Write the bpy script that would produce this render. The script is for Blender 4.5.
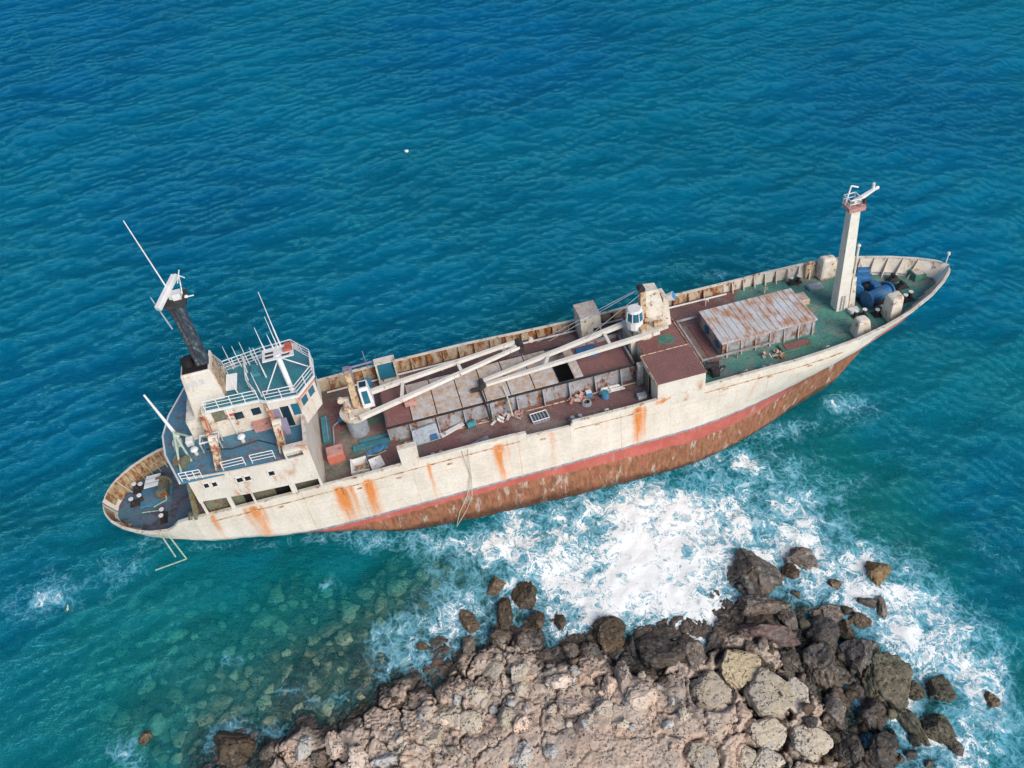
import bpy, math, random
import numpy as np
from mathutils import Matrix, Vector
# ---------------------------------------------------------------- scene, camera, light
for o in list(bpy.data.objects): bpy.data.objects.remove(o)
SC = bpy.context.scene
COL = SC.collection
CAM_H = 67.22
PITCH = 51.0
cd = bpy.data.cameras.new('camera'); cam = bpy.data.objects.new('camera', cd); COL.objects.link(cam)
cam.location = (0, 0, CAM_H); cam.rotation_euler = (math.radians(90-PITCH), 0, 0)
cd.sensor_width = 36; cd.lens = 29.763; cd.clip_start = .5; cd.clip_end = 9000
SC.camera = cam
SUN_EL, SUN_AZ = 44.0, 140.0          # azimuth of the sun, clockwise from +Y
world = bpy.data.worlds.new('World'); SC.world = world; world.use_nodes = True
wn = world.node_tree; bgn = wn.nodes['Background']
sky = wn.nodes.new('ShaderNodeTexSky'); sky.sky_type = 'NISHITA'; sky.sun_disc = False
sky.sun_elevation = math.radians(SUN_EL); sky.sun_rotation = math.radians(SUN_AZ)
sky.air_density = 1.0; sky.dust_density = 0.7; sky.ozone_density = 1.0
wn.links.new(sky.outputs[0], bgn.inputs[0]); bgn.inputs[1].default_value = .095
sd = bpy.data.lights.new('sun', 'SUN'); sd.energy = 2.7; sd.angle = math.radians(35); sd.color = (1, .955, .90)
sun = bpy.data.objects.new('sun', sd); COL.objects.link(sun)
az, el = math.radians(SUN_AZ), math.radians(SUN_EL)
sdir = Vector((math.sin(az)*math.cos(el), math.cos(az)*math.cos(el), math.sin(el)))
sun.rotation_euler = sdir.to_track_quat('Z', 'Y').to_euler(); sun.location = (0, -50, 120)
SC.view_settings.view_transform = 'Standard'; SC.view_settings.look = 'None'
SC.view_settings.gamma = 1; SC.view_settings.use_curve_mapping = False
SC.view_settings.exposure = 0.58
SC.render.engine = 'CYCLES'
SC.cycles.transparent_max_bounces = 12; SC.cycles.max_bounces = 6

RNG = np.random.default_rng(11); random.seed(4)
BOULDERS = [
 (20.98, 33.25, 0.1, 2.68, 2.34, 'd', 'large dark triangular boulder ringed by surf, topmost of the right-hand outcrop'),
 (23.99, 33.62, 0.1, 0.87, 0.8, 'b', 'small brown rounded rock wedged beside the large dark triangular boulder'),
 (25.3, 34.87, 0.1, 1.4, 1.2, 'd', 'rough dark rock with surf washing over it above the small brown rock'),
 (31.52, 33.52, 0.3, 1.38, 1.36, 'o', 'golden brown boulder standing apart in white surf'),
 (30.37, 36.23, -0.45, 1.25, 1.18, 's', 'dim rock awash just up-left of the golden brown boulder'),
 (26.4, 38.05, -0.45, 0.99, 0.8, 's', 'dim rock under thin foam beyond the dark triangular boulder'),
 (29.12, 38.87, -0.45, 1.0, 0.71, 's', 'faint flat rock under the water farthest from the shore'),
 (21.16, 30.05, 0.1, 2.52, 0.98, 'd', 'long dark flat slab lying below the large triangular boulder'),
 (22.95, 29.6, 0.3, 0.83, 1.5, 'd', 'upright dark rock at the right end of the long flat slab'),
 (20.62, 27.7, 0.5, 2.7, 1.12, 'r', 'reddish grey slab with pale top under the long dark slab'),
 (27.66, 32.31, 0.1, 0.64, 0.51, 'b', 'tiny brown rock alone in foam left of the golden boulder'),
 (29.99, 30.76, 0.1, 0.93, 0.59, 'd', 'thin slanting dark rock in foam below the golden boulder'),
 (31.11, 30.23, 0.1, 0.5, 1.07, 'd', 'narrow upright dark rock below the golden boulder'),
 (28.97, 29.21, 0.2, 1.04, 0.79, 'b', 'brown wedge of rock at the surf edge of the outcrop'),
 (26.39, 29.69, 0.3, 1.75, 0.97, 'd', 'low dark rock in the middle of the outcrop beside trapped foam'),
 (25.39, 27.53, 0.3, 1.47, 1.55, 'd', 'blocky grey black boulder at the centre of the outcrop'),
 (27.69, 28.08, 0.2, 0.74, 1.13, 'b', 'leaning brown rock right of the blocky central boulder'),
 (24.84, 24.8, 0.3, 1.52, 1.9, 'd', 'tall dark pitted boulder below the blocky central one'),
 (21.92, 25.78, 0.3, 1.29, 1.09, 'd', 'smooth dark rock left of the tall pitted boulder'),
 (19.94, 25.53, 0.3, 0.72, 0.92, 'd', 'small dark rock beside the round golden block'),
 (29.5, 23.88, 0.4, 1.98, 2.36, 'k', 'big greenish dark boulder honeycombed with pits'),
 (33.75, 23.33, 0.4, 1.26, 1.21, 'k', 'olive dark boulder in surf right of the honeycombed one'),
 (31.77, 23.02, 0.4, 0.86, 1.05, 'k', 'narrow olive rock between the two pitted boulders in surf'),
 (30.81, 20.58, 0.4, 0.92, 2.02, 'k', 'long slanting dark rock reaching into white water'),
 (32.48, 20.28, 0.4, 1.38, 1.32, 'k', 'rugged olive rock beside the long slanting one'),
 (33.64, 19.07, 0.3, 0.57, 0.76, 'd', 'small dark rock at the tip of the reef in foam'),
 (37.7, 22.47, 0.2, 0.59, 0.72, 'b', 'small rusty brown rock far out in the right-hand surf'),
 (39.22, 21.76, -0.45, 1.02, 1.04, 's', 'dark rock awash at the right edge of the view'),
 (36.25, 21.53, -0.45, 0.7, 0.8, 's', 'dim rock under foam between the reef and the rusty brown rock'),
 (28.25, 21.21, 0.3, 1.62, 1.41, 'd', 'dark angular boulder below the big honeycombed one'),
 (25.09, 21.62, 0.9, 0.92, 1.41, 'd', 'dark upright rock along the gully beside the cream blocks'),
 (25.55, 18.9, 0.9, 1.12, 1.13, 'd', 'dark grey boulder at the foot of the gully'),
 (27.91, 18.85, 0.3, 1.58, 1.52, 'd', 'wide black boulder at the bottom edge beside white water'),
 (28.09, 25.94, 0.3, 1.78, 1.85, 'd', 'grey boulder between the tall pitted and the honeycombed boulders'),
 (18.05, 24.69, 0.6, 1.59, 1.56, 'g', 'round golden block with a flat pitted top'),
 (15.51, 22.88, 1.7, 1.39, 1.43, 'c', 'pale pitted block left of the round golden block'),
 (19.94, 22.65, 1.7, 1.77, 1.78, 'c', 'broad cream block riddled with holes below the golden block'),
 (21.91, 22.49, 1.7, 1.0, 1.58, 'c', 'tapered cream block joined to the broad holed block'),
 (19.14, 19.67, 1.7, 1.42, 1.14, 'c', 'oval whitish block in the lower right of the ledge'),
 (22.29, 19.03, 1.7, 1.56, 1.13, 'c', 'cream block sprinkled with dark holes near the gully'),
 (14.03, 17.9, 1.7, 1.18, 1.03, 'c', 'pale rounded block at the bottom edge of the ledge'),
 (17.42, 17.97, 1.7, 0.66, 0.89, 'c', 'small cream block between the oval block and the bottom edge'),
 (18.91, 17.69, 1.7, 1.17, 0.88, 'c', 'cream block cut by the bottom edge under the oval block'),
 (12.94, 20.92, 1.7, 0.53, 0.85, 'c', 'narrow grey block at the left of the flat ledge'),
 (14.43, 25.78, 0.3, 1.21, 1.51, 'd', 'smooth dark rock beside the round golden block'),
 (12.3, 26.19, 0.3, 2.27, 1.6, 'd', 'long dark boulder facing the breaking surf'),
 (7.97, 27.83, 0.2, 1.36, 1.64, 'b', 'dark brown boulder jutting into the surf left of the long one'),
 (9.6, 26.86, 0.3, 0.57, 1.02, 'd', 'narrow dark rock beside the jutting brown boulder'),
 (1.28, 31.58, 0.1, 1.23, 1.82, 'b', 'large brown boulder among foam streaks left of the breakers'),
 (-1.37, 32.31, 0.1, 0.81, 0.92, 'b', 'brown rock in foam left of the large brown boulder'),
 (-3.57, 28.95, 0.2, 0.79, 1.1, 'b', 'tilted brown rock surrounded by foam lace'),
 (-0.59, 29.74, 0.2, 0.75, 1.6, 'b', 'tall brown rock with foam running down both sides'),
 (-6.03, 32.39, -0.45, 1.42, 1.21, 's', 'greenish rock under water behind the foam lace'),
 (3.99, 28.95, 0.2, 0.54, 0.79, 'b', 'small brown rock at the left edge of the white breakers'),
 (2.16, 28.95, 0.2, 0.79, 0.7, 'b', 'squat brown rock below the large brown boulder'),
 (-1.14, 27.28, 0.3, 0.98, 0.68, 'd', 'dark flat rock at the head of the rubble'),
 (0.9, 27.02, 0.3, 0.57, 0.81, 'd', 'dark narrow rock at the head of the rubble'),
 (-3.57, 26.6, 0.3, 0.57, 1.02, 'd', 'dark rock at the left of the rubble head by foam'),
 (-7.33, 26.81, 0.2, 0.53, 0.38, 'b', 'tiny ochre rock alone in foam lace'),
 (4.7, 26.27, 0.3, 0.69, 0.84, 'd', 'dark rock at the waterline amid the rubble'),
 (6.46, 25.94, 0.3, 1.05, 0.92, 'd', 'dark grey rock left of the jutting brown boulder foot'),
 (-9.12, 22.08, 0.2, 0.78, 0.72, 'b', 'brown rock awash beside the left shoreline'),
 (-10.1, 32.58, -0.45, 1.04, 0.84, 's', 'greenish rock under clear water left of the foam lace'),
 (-1.49, 24.6, 1.7, 0.9, 0.93, 'c', 'cream block topping the rubble beside a dark pool'),
 (0.7, 24.44, 1.7, 0.74, 1.05, 'c', 'cream pitted block standing at the rubble front'),
 (-2.93, 22.72, 1.7, 1.19, 0.99, 'c', 'wide whitish block at the left of the rubble'),
 (3.73, 23.53, 1.6, 1.13, 0.68, 'p', 'pinkish slab lying in the rubble'),
 (0.62, 22.95, 1.7, 0.73, 0.67, 'c', 'small cream cube of rock in the rubble'),
 (4.88, 21.62, 1.6, 1.53, 0.78, 'p', 'long pink beige slab below the pinkish one'),
 (-0.53, 20.62, 1.7, 0.79, 0.92, 'c', 'grey cream rounded rock at the rubble foot'),
 (0.68, 20.21, 1.6, 0.71, 0.73, 'p', 'peach coloured rock at the rubble foot'),
 (-4.7, 21.06, 1.7, 1.74, 1.31, 'c', 'broad grey cream boulder with cracked sides'),
 (-3.16, 20.33, 1.7, 0.98, 0.92, 'c', 'grey boulder against the broad cracked one'),
 (8.72, 23.69, 1.6, 0.66, 1.69, 'p', 'upright pinkish rock beside the dark pool'),
 (7.56, 22.68, 1.6, 0.69, 1.27, 'p', 'leaning pinkish rock left of the upright one'),
 (7.05, 21.14, 1.7, 0.87, 0.66, 'c', 'grey rock at the foot of the leaning pinkish one'),
 (-6.1, 19.17, 1.7, 1.26, 1.13, 'c', 'pale pitted boulder in the lower left of the ledge'),
 (-7.93, 18.74, 1.7, 1.04, 0.97, 'c', 'pale boulder left of the pitted one'),
 (-9.39, 17.65, 1.6, 1.25, 0.81, 'w', 'smooth whitish slab at the bottom edge'),
 (-11.4, 17.93, 1.6, 0.74, 0.96, 'p', 'pink brown rock at the lower left shore'),
 (2.88, 18.14, 1.6, 0.59, 0.56, 'w', 'small white stone on the pink ledge'),
 (0.81, 18.07, 1.6, 0.99, 1.04, 'w', 'grey white holed stone on the pink ledge'),
 (8.11, 20.11, 1.7, 0.79, 0.42, 'c', 'flat pale stone lying on the smooth ledge'),
 (-15.56, 18.63, 1.6, 0.81, 0.9, 'w', 'bright whitish boulder at the left end of the shore'),
 (-13.3, 18.91, 1.6, 0.74, 0.98, 'p', 'pinkish boulder right of the bright whitish one'),
 (-20.93, 18.88, 0.2, 1.74, 1.22, 'b', 'brown wet boulder awash at the far left of the shore'),
 (-28.08, 19.61, 0.2, 0.61, 0.54, 'b', 'small brown rock alone at the lower left in the water'),
 (-29.68, 17.77, -0.45, 0.9, 0.53, 's', 'dim rock cut by the bottom edge in the lower left'),
 (-17.41, 21.45, -0.45, 0.51, 0.68, 's', 'olive rock just under the water near the left shore'),
 (-21.73, 21.99, -0.45, 0.59, 0.68, 's', 'olive rock under the water beyond the wet brown boulder'),
 (-18.22, 18.54, 0.9, 0.6, 0.68, 'd', 'dark wet rock between the brown boulder and the shore'),
 (-14.43, 18.19, 0.9, 0.6, 0.75, 'd', 'dark rock wedged between the whitish and pinkish boulders'),
 (2.97, 24.12, 1.7, 0.59, 0.56, 'c', 'small cream stone behind the pinkish slab'),
 (5.64, 20.18, 1.7, 0.6, 0.53, 'c', 'small grey stone on the pink slab side'),
 (9.8, 22.0, 1.6, 1.3, 1.02, 'p', 'broad low pink slab at the edge of the smooth ledge'),
 (6.18, 24.0, 0.3, 0.55, 0.57, 'd', 'dark stone sunk in the pool of the rubble'),
 (2.5, 26.02, 0.3, 0.73, 0.67, 'd', 'dark rock right of the rubble front by water'),
 (-37.21, 30.2, -0.45, 0.93, 0.81, 's', 'blurred rock under deep water near the left foam patch'),
 (29.06, 19.55, 0.4, 0.53, 0.92, 'k', 'dark pillar of rock right of the wide black boulder'),
]
SUNKEN = [
 (-18.27, 29.67, 0.71), (-22.55, 34.16, 1.2), (-13.98, 30.6, 1.18), (-18.88, 21.15, 0.66), (-8.82, 25.83, 0.59), (-12.49, 26.56, 0.91),
 (-21.02, 21.16, 0.71), (-7.46, 27.63, 0.78), (-4.02, 29.11, 0.4), (-8.39, 32.35, 0.61), (-18.25, 25.06, 1.09), (-25.22, 26.85, 0.4),
 (-6.06, 26.28, 0.93), (-28.32, 31.17, 0.57), (-23.88, 26.05, 0.43), (-14.59, 22.23, 0.85), (-28.43, 28.99, 1.15), (-23.5, 31.68, 0.45),
 (-22.55, 28.33, 0.62), (-23.47, 26.95, 0.69), (-4.26, 25.91, 0.88), (-15.34, 21.06, 0.65), (-17.91, 19.9, 0.81), (-8.69, 34.92, 0.45),
 (-16.85, 22.1, 0.57), (-3.09, 29.42, 0.46), (-23.75, 24.94, 0.63), (-6.58, 32.6, 0.93), (-4.52, 31.42, 0.68), (-7.94, 30.72, 0.82),
 (-21.65, 26.66, 0.43), (-20.55, 32.12, 0.99), (-9.46, 24.28, 0.82), (-4.71, 33.83, 0.48), (-19.9, 26.85, 1.05), (-17.8, 23.05, 0.79),
 (-18.58, 26.7, 0.49), (-10.75, 35.01, 0.79), (-16.1, 24.24, 1.12), (-2.73, 28.65, 0.45), (-11.67, 34.15, 0.51), (-10.5, 32.95, 0.69),
 (-7.47, 26.22, 0.63), (-10.48, 28.46, 0.5), (-27.55, 34.25, 0.47), (-17.91, 32.62, 0.43), (-27.84, 20.98, 1.07), (-4.94, 29.91, 1.02),
 (-11.64, 24.06, 0.59), (-28.44, 24.55, 0.42), (-34.38, 32.99, 1.04), (-4.66, 27.92, 0.42), (-19.61, 22.54, 0.78), (-5.24, 24.47, 1.0),
 (-30.96, 24.24, 0.44), (-24.03, 21.38, 0.83), (-9.54, 22.58, 0.57), (-16.68, 26.47, 0.75), (-31.82, 25.59, 0.53), (-8.19, 23.42, 0.59),
 (-6.6, 30.1, 0.48), (-2.86, 33.58, 1.16), (-8.95, 28.99, 0.5), (-20.81, 34.12, 0.41), (-21.05, 23.4, 0.57), (-3.39, 31.35, 0.41),
 (-12.2, 21.15, 0.62), (-22.03, 19.75, 1.03), (-9.74, 27.07, 0.74), (-22.31, 31.13, 0.6), (-29.59, 24.21, 0.91), (-19.74, 18.92, 0.82),
 (-12.76, 24.68, 0.62), (-4.35, 32.53, 0.56), (-25.45, 24.44, 1.01), (-31.53, 31.6, 1.03), (-16.16, 32.46, 0.63), (-25.73, 32.0, 0.54),
 (-26.77, 28.36, 0.47), (-15.42, 28.92, 1.19), (-31.02, 21.67, 0.87), (-9.65, 29.8, 0.68), (-21.28, 29.99, 1.16), (-26.34, 33.59, 0.58),
 (-26.9, 30.48, 0.41), (-18.02, 33.86, 0.7), (-25.04, 28.29, 0.44), (-29.48, 34.2, 0.42), (-26.21, 22.49, 0.45), (-20.03, 20.26, 0.7),
 (-9.64, 31.17, 0.51), (-17.08, 30.65, 0.51), (-12.43, 28.13, 0.68), (-7.7, 33.78, 0.86), (-11.22, 30.91, 0.86), (-10.51, 25.76, 0.48),
 (-5.74, 34.07, 0.55), (-16.68, 27.77, 0.77), (-14.82, 33.1, 0.72), (-23.1, 22.73, 1.02), (-19.64, 29.0, 0.84), (-21.47, 25.24, 0.55),
 (-27.53, 19.14, 0.56), (-24.61, 34.28, 0.56), (-29.46, 20.59, 0.61), (-10.92, 22.78, 0.54), (-14.85, 25.46, 0.78), (-7.93, 29.5, 0.45),
 (-11.98, 22.89, 0.56), (-6.79, 34.83, 0.5), (-17.27, 21.28, 0.49), (-31.3, 20.22, 0.49), (-13.47, 35.0, 0.77), (-6.04, 28.43, 0.69),
 (-13.04, 33.21, 0.44), (-12.68, 31.94, 0.93), (-27.26, 23.44, 0.85), (-33.33, 26.06, 0.64), (-30.58, 33.24, 0.9), (-32.98, 34.88, 0.62),
 (-7.8, 24.6, 0.57), (-23.93, 30.85, 0.53), (-19.34, 23.67, 0.55), (-31.64, 26.76, 0.43), (-33.09, 27.58, 0.69), (-28.56, 19.27, 0.56),
 (-10.82, 26.65, 0.54), (-13.92, 27.84, 0.92), (-13.81, 25.22, 0.4), (-15.44, 34.8, 0.43), (-22.4, 21.39, 0.73), (-3.44, 27.38, 0.98),
 (-6.48, 23.87, 0.55), (-4.46, 35.02, 0.92), (-14.11, 23.81, 0.66), (-13.04, 21.66, 0.44), (-25.6, 18.57, 0.59), (-16.68, 35.01, 0.79),
 (-12.19, 33.17, 0.41), (-24.7, 29.5, 0.54), (-25.42, 21.68, 0.55), (-19.38, 34.13, 0.59), (-15.92, 25.67, 0.47), (-15.72, 31.34, 0.55),
 (-5.86, 31.26, 0.5), (-18.07, 34.91, 0.52), (-30.7, 29.02, 0.88), (-23.99, 19.21, 0.99), (-11.01, 29.23, 0.54), (-15.52, 22.78, 0.41),
 (-26.66, 26.31, 0.65), (-9.74, 34.1, 0.5), (-28.28, 25.8, 0.61), (-10.61, 24.76, 0.55), (-26.04, 20.2, 0.84), (-17.88, 31.27, 0.49),
 (-19.71, 30.94, 0.45), (-33.54, 29.71, 0.81), (-30.13, 31.45, 0.61), (-14.85, 26.67, 0.51), (-32.64, 22.68, 1.11), (-25.47, 30.49, 0.59),
 (-12.25, 30.13, 0.57), (-13.22, 22.7, 0.47), (-21.53, 22.13, 0.5), (-21.74, 24.21, 0.6), (-34.95, 31.46, 0.73), (-2.93, 30.62, 0.45),
 (-13.9, 20.91, 0.57), (-11.45, 25.14, 0.43), (-33.17, 24.7, 0.65), (-24.16, 33.01, 0.89), (-6.86, 25.32, 0.49), (-13.82, 32.62, 0.53),
 (-16.84, 20.59, 0.44), (-29.72, 21.99, 0.66), (-16.93, 29.72, 0.47), (-19.27, 32.13, 0.46), (-30.33, 26.0, 1.03), (-22.23, 32.68, 0.45),
 (-9.22, 33.02, 0.61), (-30.46, 18.15, 0.87), (-10.33, 23.54, 0.44), (-5.38, 27.37, 0.4), (-15.99, 22.06, 0.4), (-11.23, 21.21, 0.46),
 (-22.6, 24.83, 0.55), (-6.58, 33.88, 0.43), (-24.87, 25.93, 0.62), (-26.69, 29.66, 0.4), (-15.12, 27.43, 0.43), (-17.16, 31.9, 0.43),
 (-23.49, 28.41, 0.47), (-20.53, 24.55, 0.7), (-16.08, 33.6, 0.65), (-24.63, 22.51, 0.5), (-11.48, 28.27, 0.42), (-27.23, 32.21, 1.02),
 (-21.93, 18.51, 0.41), (-14.0, 26.4, 0.41), (-28.77, 33.35, 0.75), (-14.68, 31.95, 0.6), (-29.13, 30.41, 0.46), (-18.49, 28.19, 0.53),
 (-33.65, 31.92, 0.41), (-28.43, 27.46, 0.46), (-12.77, 33.93, 0.41), (-24.22, 23.85, 0.49), (-27.13, 22.29, 0.4), (-26.82, 18.46, 0.54),
 (-21.01, 28.03, 0.48), (-18.89, 31.27, 0.58), (-11.27, 32.01, 0.42), (-11.45, 33.28, 0.43), (-31.87, 28.3, 0.43),
]
RUBBLE = [
 (14.41, 21.82, 0.41), (-5.99, 18.65, 0.24), (-3.82, 20.98, 0.47), (1.17, 21.26, 0.37), (13.62, 18.07, 0.4), (-9.15, 19.95, 0.33),
 (1.36, 21.86, 0.28), (6.66, 22.05, 0.24), (5.34, 22.9, 0.24), (-0.64, 23.77, 0.36), (-3.52, 21.74, 0.38), (11.43, 23.16, 0.23),
 (-4.89, 22.7, 0.35), (5.91, 20.68, 0.34), (-2.25, 25.24, 0.32), (-1.47, 21.44, 0.38), (8.41, 20.16, 0.31), (-7.79, 17.23, 0.23),
 (-4.32, 19.65, 0.32), (-4.2, 22.14, 0.43), (-4.81, 17.81, 0.28), (-0.64, 22.9, 0.24), (-0.52, 20.87, 0.27), (8.73, 21.77, 0.37),
 (13.35, 21.25, 0.23), (-4.19, 23.72, 0.31), (-4.1, 20.11, 0.31), (-0.13, 21.89, 0.43), (6.87, 22.62, 0.3), (2.97, 23.36, 0.5),
 (-4.16, 18.97, 0.31), (4.9, 20.7, 0.28), (-3.46, 19.74, 0.48), (-2.11, 22.0, 0.47), (7.58, 23.64, 0.48), (2.7, 22.11, 0.2),
 (4.41, 21.58, 0.25), (-1.14, 25.6, 0.33), (-4.84, 18.95, 0.21), (-6.88, 20.79, 0.38), (-4.31, 18.32, 0.46), (6.28, 22.75, 0.2),
 (6.95, 21.06, 0.37), (11.59, 20.08, 0.49), (-5.22, 20.56, 0.49), (2.25, 24.15, 0.34), (2.89, 20.56, 0.47), (4.94, 25.28, 0.49),
 (-1.9, 23.97, 0.25), (-8.38, 18.96, 0.31), (4.43, 22.75, 0.31), (9.04, 19.82, 0.36), (11.75, 18.5, 0.34), (10.2, 24.03, 0.43),
 (3.0, 24.8, 0.39), (-0.52, 25.86, 0.23), (10.78, 22.67, 0.23), (2.96, 21.36, 0.46), (-7.94, 17.64, 0.27), (5.43, 20.04, 0.46),
 (-9.63, 17.32, 0.21), (-9.05, 18.65, 0.29), (1.67, 20.86, 0.3), (12.2, 21.88, 0.4), (9.64, 21.57, 0.47), (7.93, 24.61, 0.46),
 (-3.03, 22.31, 0.45), (4.97, 24.31, 0.45), (-5.86, 20.15, 0.18), (4.29, 20.23, 0.31), (-1.38, 22.33, 0.24), (4.82, 23.56, 0.24),
 (3.72, 23.14, 0.22), (5.13, 22.26, 0.3), (-0.92, 21.04, 0.23), (22.45, 20.44, 0.55), (25.67, 21.71, 0.49), (23.15, 20.03, 0.32),
 (23.07, 24.27, 0.46), (22.07, 17.57, 0.26), (20.16, 20.27, 0.61), (18.34, 25.31, 0.29), (24.33, 19.63, 0.54), (28.92, 26.59, 0.53),
 (19.24, 23.99, 0.68), (28.15, 30.01, 0.58), (26.6, 22.92, 0.65), (30.18, 18.58, 0.53), (27.35, 18.8, 0.48), (22.7, 26.61, 0.4),
 (27.87, 20.01, 0.49), (24.21, 28.52, 0.61), (27.52, 22.15, 0.28), (22.96, 19.14, 0.53), (25.72, 27.6, 0.35), (30.43, 25.54, 0.45),
 (19.63, 17.92, 0.69), (17.42, 17.94, 0.65), (24.62, 30.21, 0.35), (26.87, 25.8, 0.69), (20.02, 27.41, 0.42), (25.96, 19.72, 0.35),
 (28.61, 25.05, 0.4), (19.12, 20.41, 0.39), (18.13, 26.1, 0.32), (30.8, 23.97, 0.62), (27.29, 24.92, 0.45), (32.23, 19.77, 0.57),
 (31.95, 22.75, 0.6), (27.55, 27.64, 0.52), (22.56, 21.36, 0.59), (20.78, 26.91, 0.43), (18.56, 18.56, 0.42), (26.82, 27.5, 0.27),
 (20.07, 26.56, 0.49), (27.07, 28.72, 0.36), (20.74, 26.01, 0.37), (33.11, 18.23, 0.38), (24.29, 31.4, 0.62), (21.45, 21.33, 0.66),
 (24.16, 21.11, 0.42), (19.42, 21.56, 0.32), (26.25, 28.34, 0.64), (19.1, 26.42, 0.54), (25.83, 19.07, 0.41), (23.56, 17.91, 0.46),
 (18.47, 23.0, 0.51), (20.49, 24.88, 0.4), (24.46, 17.69, 0.34), (22.69, 29.64, 0.38), (29.41, 21.5, 0.66), (23.95, 24.52, 0.5),
 (28.24, 23.17, 0.53), (25.68, 17.48, 0.46), (28.92, 22.23, 0.32), (31.36, 17.84, 0.4), (30.23, 23.04, 0.37), (28.02, 25.98, 0.56),
 (25.41, 18.62, 0.27), (30.68, 19.42, 0.61), (22.88, 25.67, 0.4), (21.73, 24.31, 0.58), (23.68, 25.89, 0.63), (23.87, 20.31, 0.35),
 (23.07, 18.43, 0.26), (32.08, 18.66, 0.64), (19.67, 22.26, 0.57), (20.91, 22.45, 0.63), (25.49, 29.15, 0.26), (29.23, 18.22, 0.45),
 (22.92, 23.4, 0.47), (21.77, 22.29, 0.36), (24.24, 23.86, 0.37), (28.23, 22.4, 0.32), (26.21, 20.32, 0.29), (29.56, 28.94, 0.55),
 (29.68, 24.33, 0.62), (29.56, 27.14, 0.44), (26.97, 20.36, 0.53), (21.53, 23.25, 0.53), (20.39, 21.29, 0.26), (21.95, 26.91, 0.51),
 (24.93, 22.08, 0.53), (31.2, 25.01, 0.69), (21.84, 29.47, 0.37),
]
DEPTHS = [
 (6.5, 18.9, -2.2), (14.1, 20.3, -2.2), (-0.9, 18.9, -2), (21.8, 21.2, -1.8), (9.8, 21.9, -1.9), (-6.7, 17.3, -1.5),
 (5.8, 8.7, -2.6), (15.7, 8.7, -2.6), (-2.1, 8.7, -2.3), (-12.2, 8.8, -1.5), (24.3, 11.9, -0.8), (14.7, 23.7, -1.2),
 (3.7, 22.9, -1.3), (-2.5, 22.1, -1.2), (24.8, 19.3, -0.6), (20.0, 26.2, -0.8), (23.6, 27.4, 0.1), (25.3, 24.1, 0.0),
 (-15.8, 19.0, -1.3), (-10.7, 19.7, -1.4), (-5.6, 22.3, -1.3), (-2.6, 25.5, -0.9), (-7.6, 18.7, -1.6), (-17.3, 21.6, 0.6),
 (-11.9, 22.3, 0.6), (-6.6, 25.1, 0.6), (-4.1, 28.1, 0.6), (3.9, 26.4, 0), (10.4, 26.7, 0), (16.7, 27.4, 0),
 (19.3, 30.9, 0.2), (21.4, 33.2, 0.4), (28.5, 30.4, 0.6), (30.0, 26.6, 0.5), (29.3, 22.5, 0.4), (29.6, 19.5, 0.5),
 (32.3, 21.0, 0.9), (-21.6, 18.1, 0.2), (-9.2, 27.4, 1.0), (-14.4, 23.3, 0.8), (-20.6, 22.5, 1.1), (-25.6, 27.4, 1.9),
 (-18.0, 30.9, 1.8), (-11.4, 32.7, 1.6), (-28.0, 21.0, 1.6), (-33.6, 26.6, 3), (-37.8, 22.5, 4.5), (-2.8, 33.7, 1.2),
 (-6.0, 30.0, 0.9), (4.2, 34.6, 1.8), (-23.1, 35.6, 5), (-14.3, 35.8, 4.6), (-26.6, 31.8, 4), (-36.0, 34.6, 5.5),  # deeper off the stern, so depth tint carries the shadow on the water
 (-41.7, 30.9, 7), (-1.1, 38.6, 4), (29.1, 44.0, 2.6), (22.4, 38.6, 2.0), (15.6, 34.6, 2), (32.7, 36.6, 2),
 (35.1, 30.0, 2.2), (36.7, 22.5, 2.5), (38.2, 18.1, 3.5), (33.7, 18.1, 1.2), (38.3, 49.9, 6), (44.9, 40.7, 8),
 (41.3, 30.9, 6), (28.4, 49.9, 4), (17.7, 44.0, 4), (9.1, 30.9, 2), (-33.5, 16.7, 3.5), (-26.5, 15.3, 2),
 (-35.0, 9.0, 4), (33.4, 9.0, 4), (-20.4, 46.3, 9), (23.3, 83.8, 9), (5.8, 78.2, 9), (-12.4, 66.4, 11),
 (-38.7, 83.8, 14), (-1.8, 119.0, 17), (54.4, 105.7, 15), (45.5, 74.6, 12), (-45.5, 52.4, 12), (-73.9, 119.0, 18),
]
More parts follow.
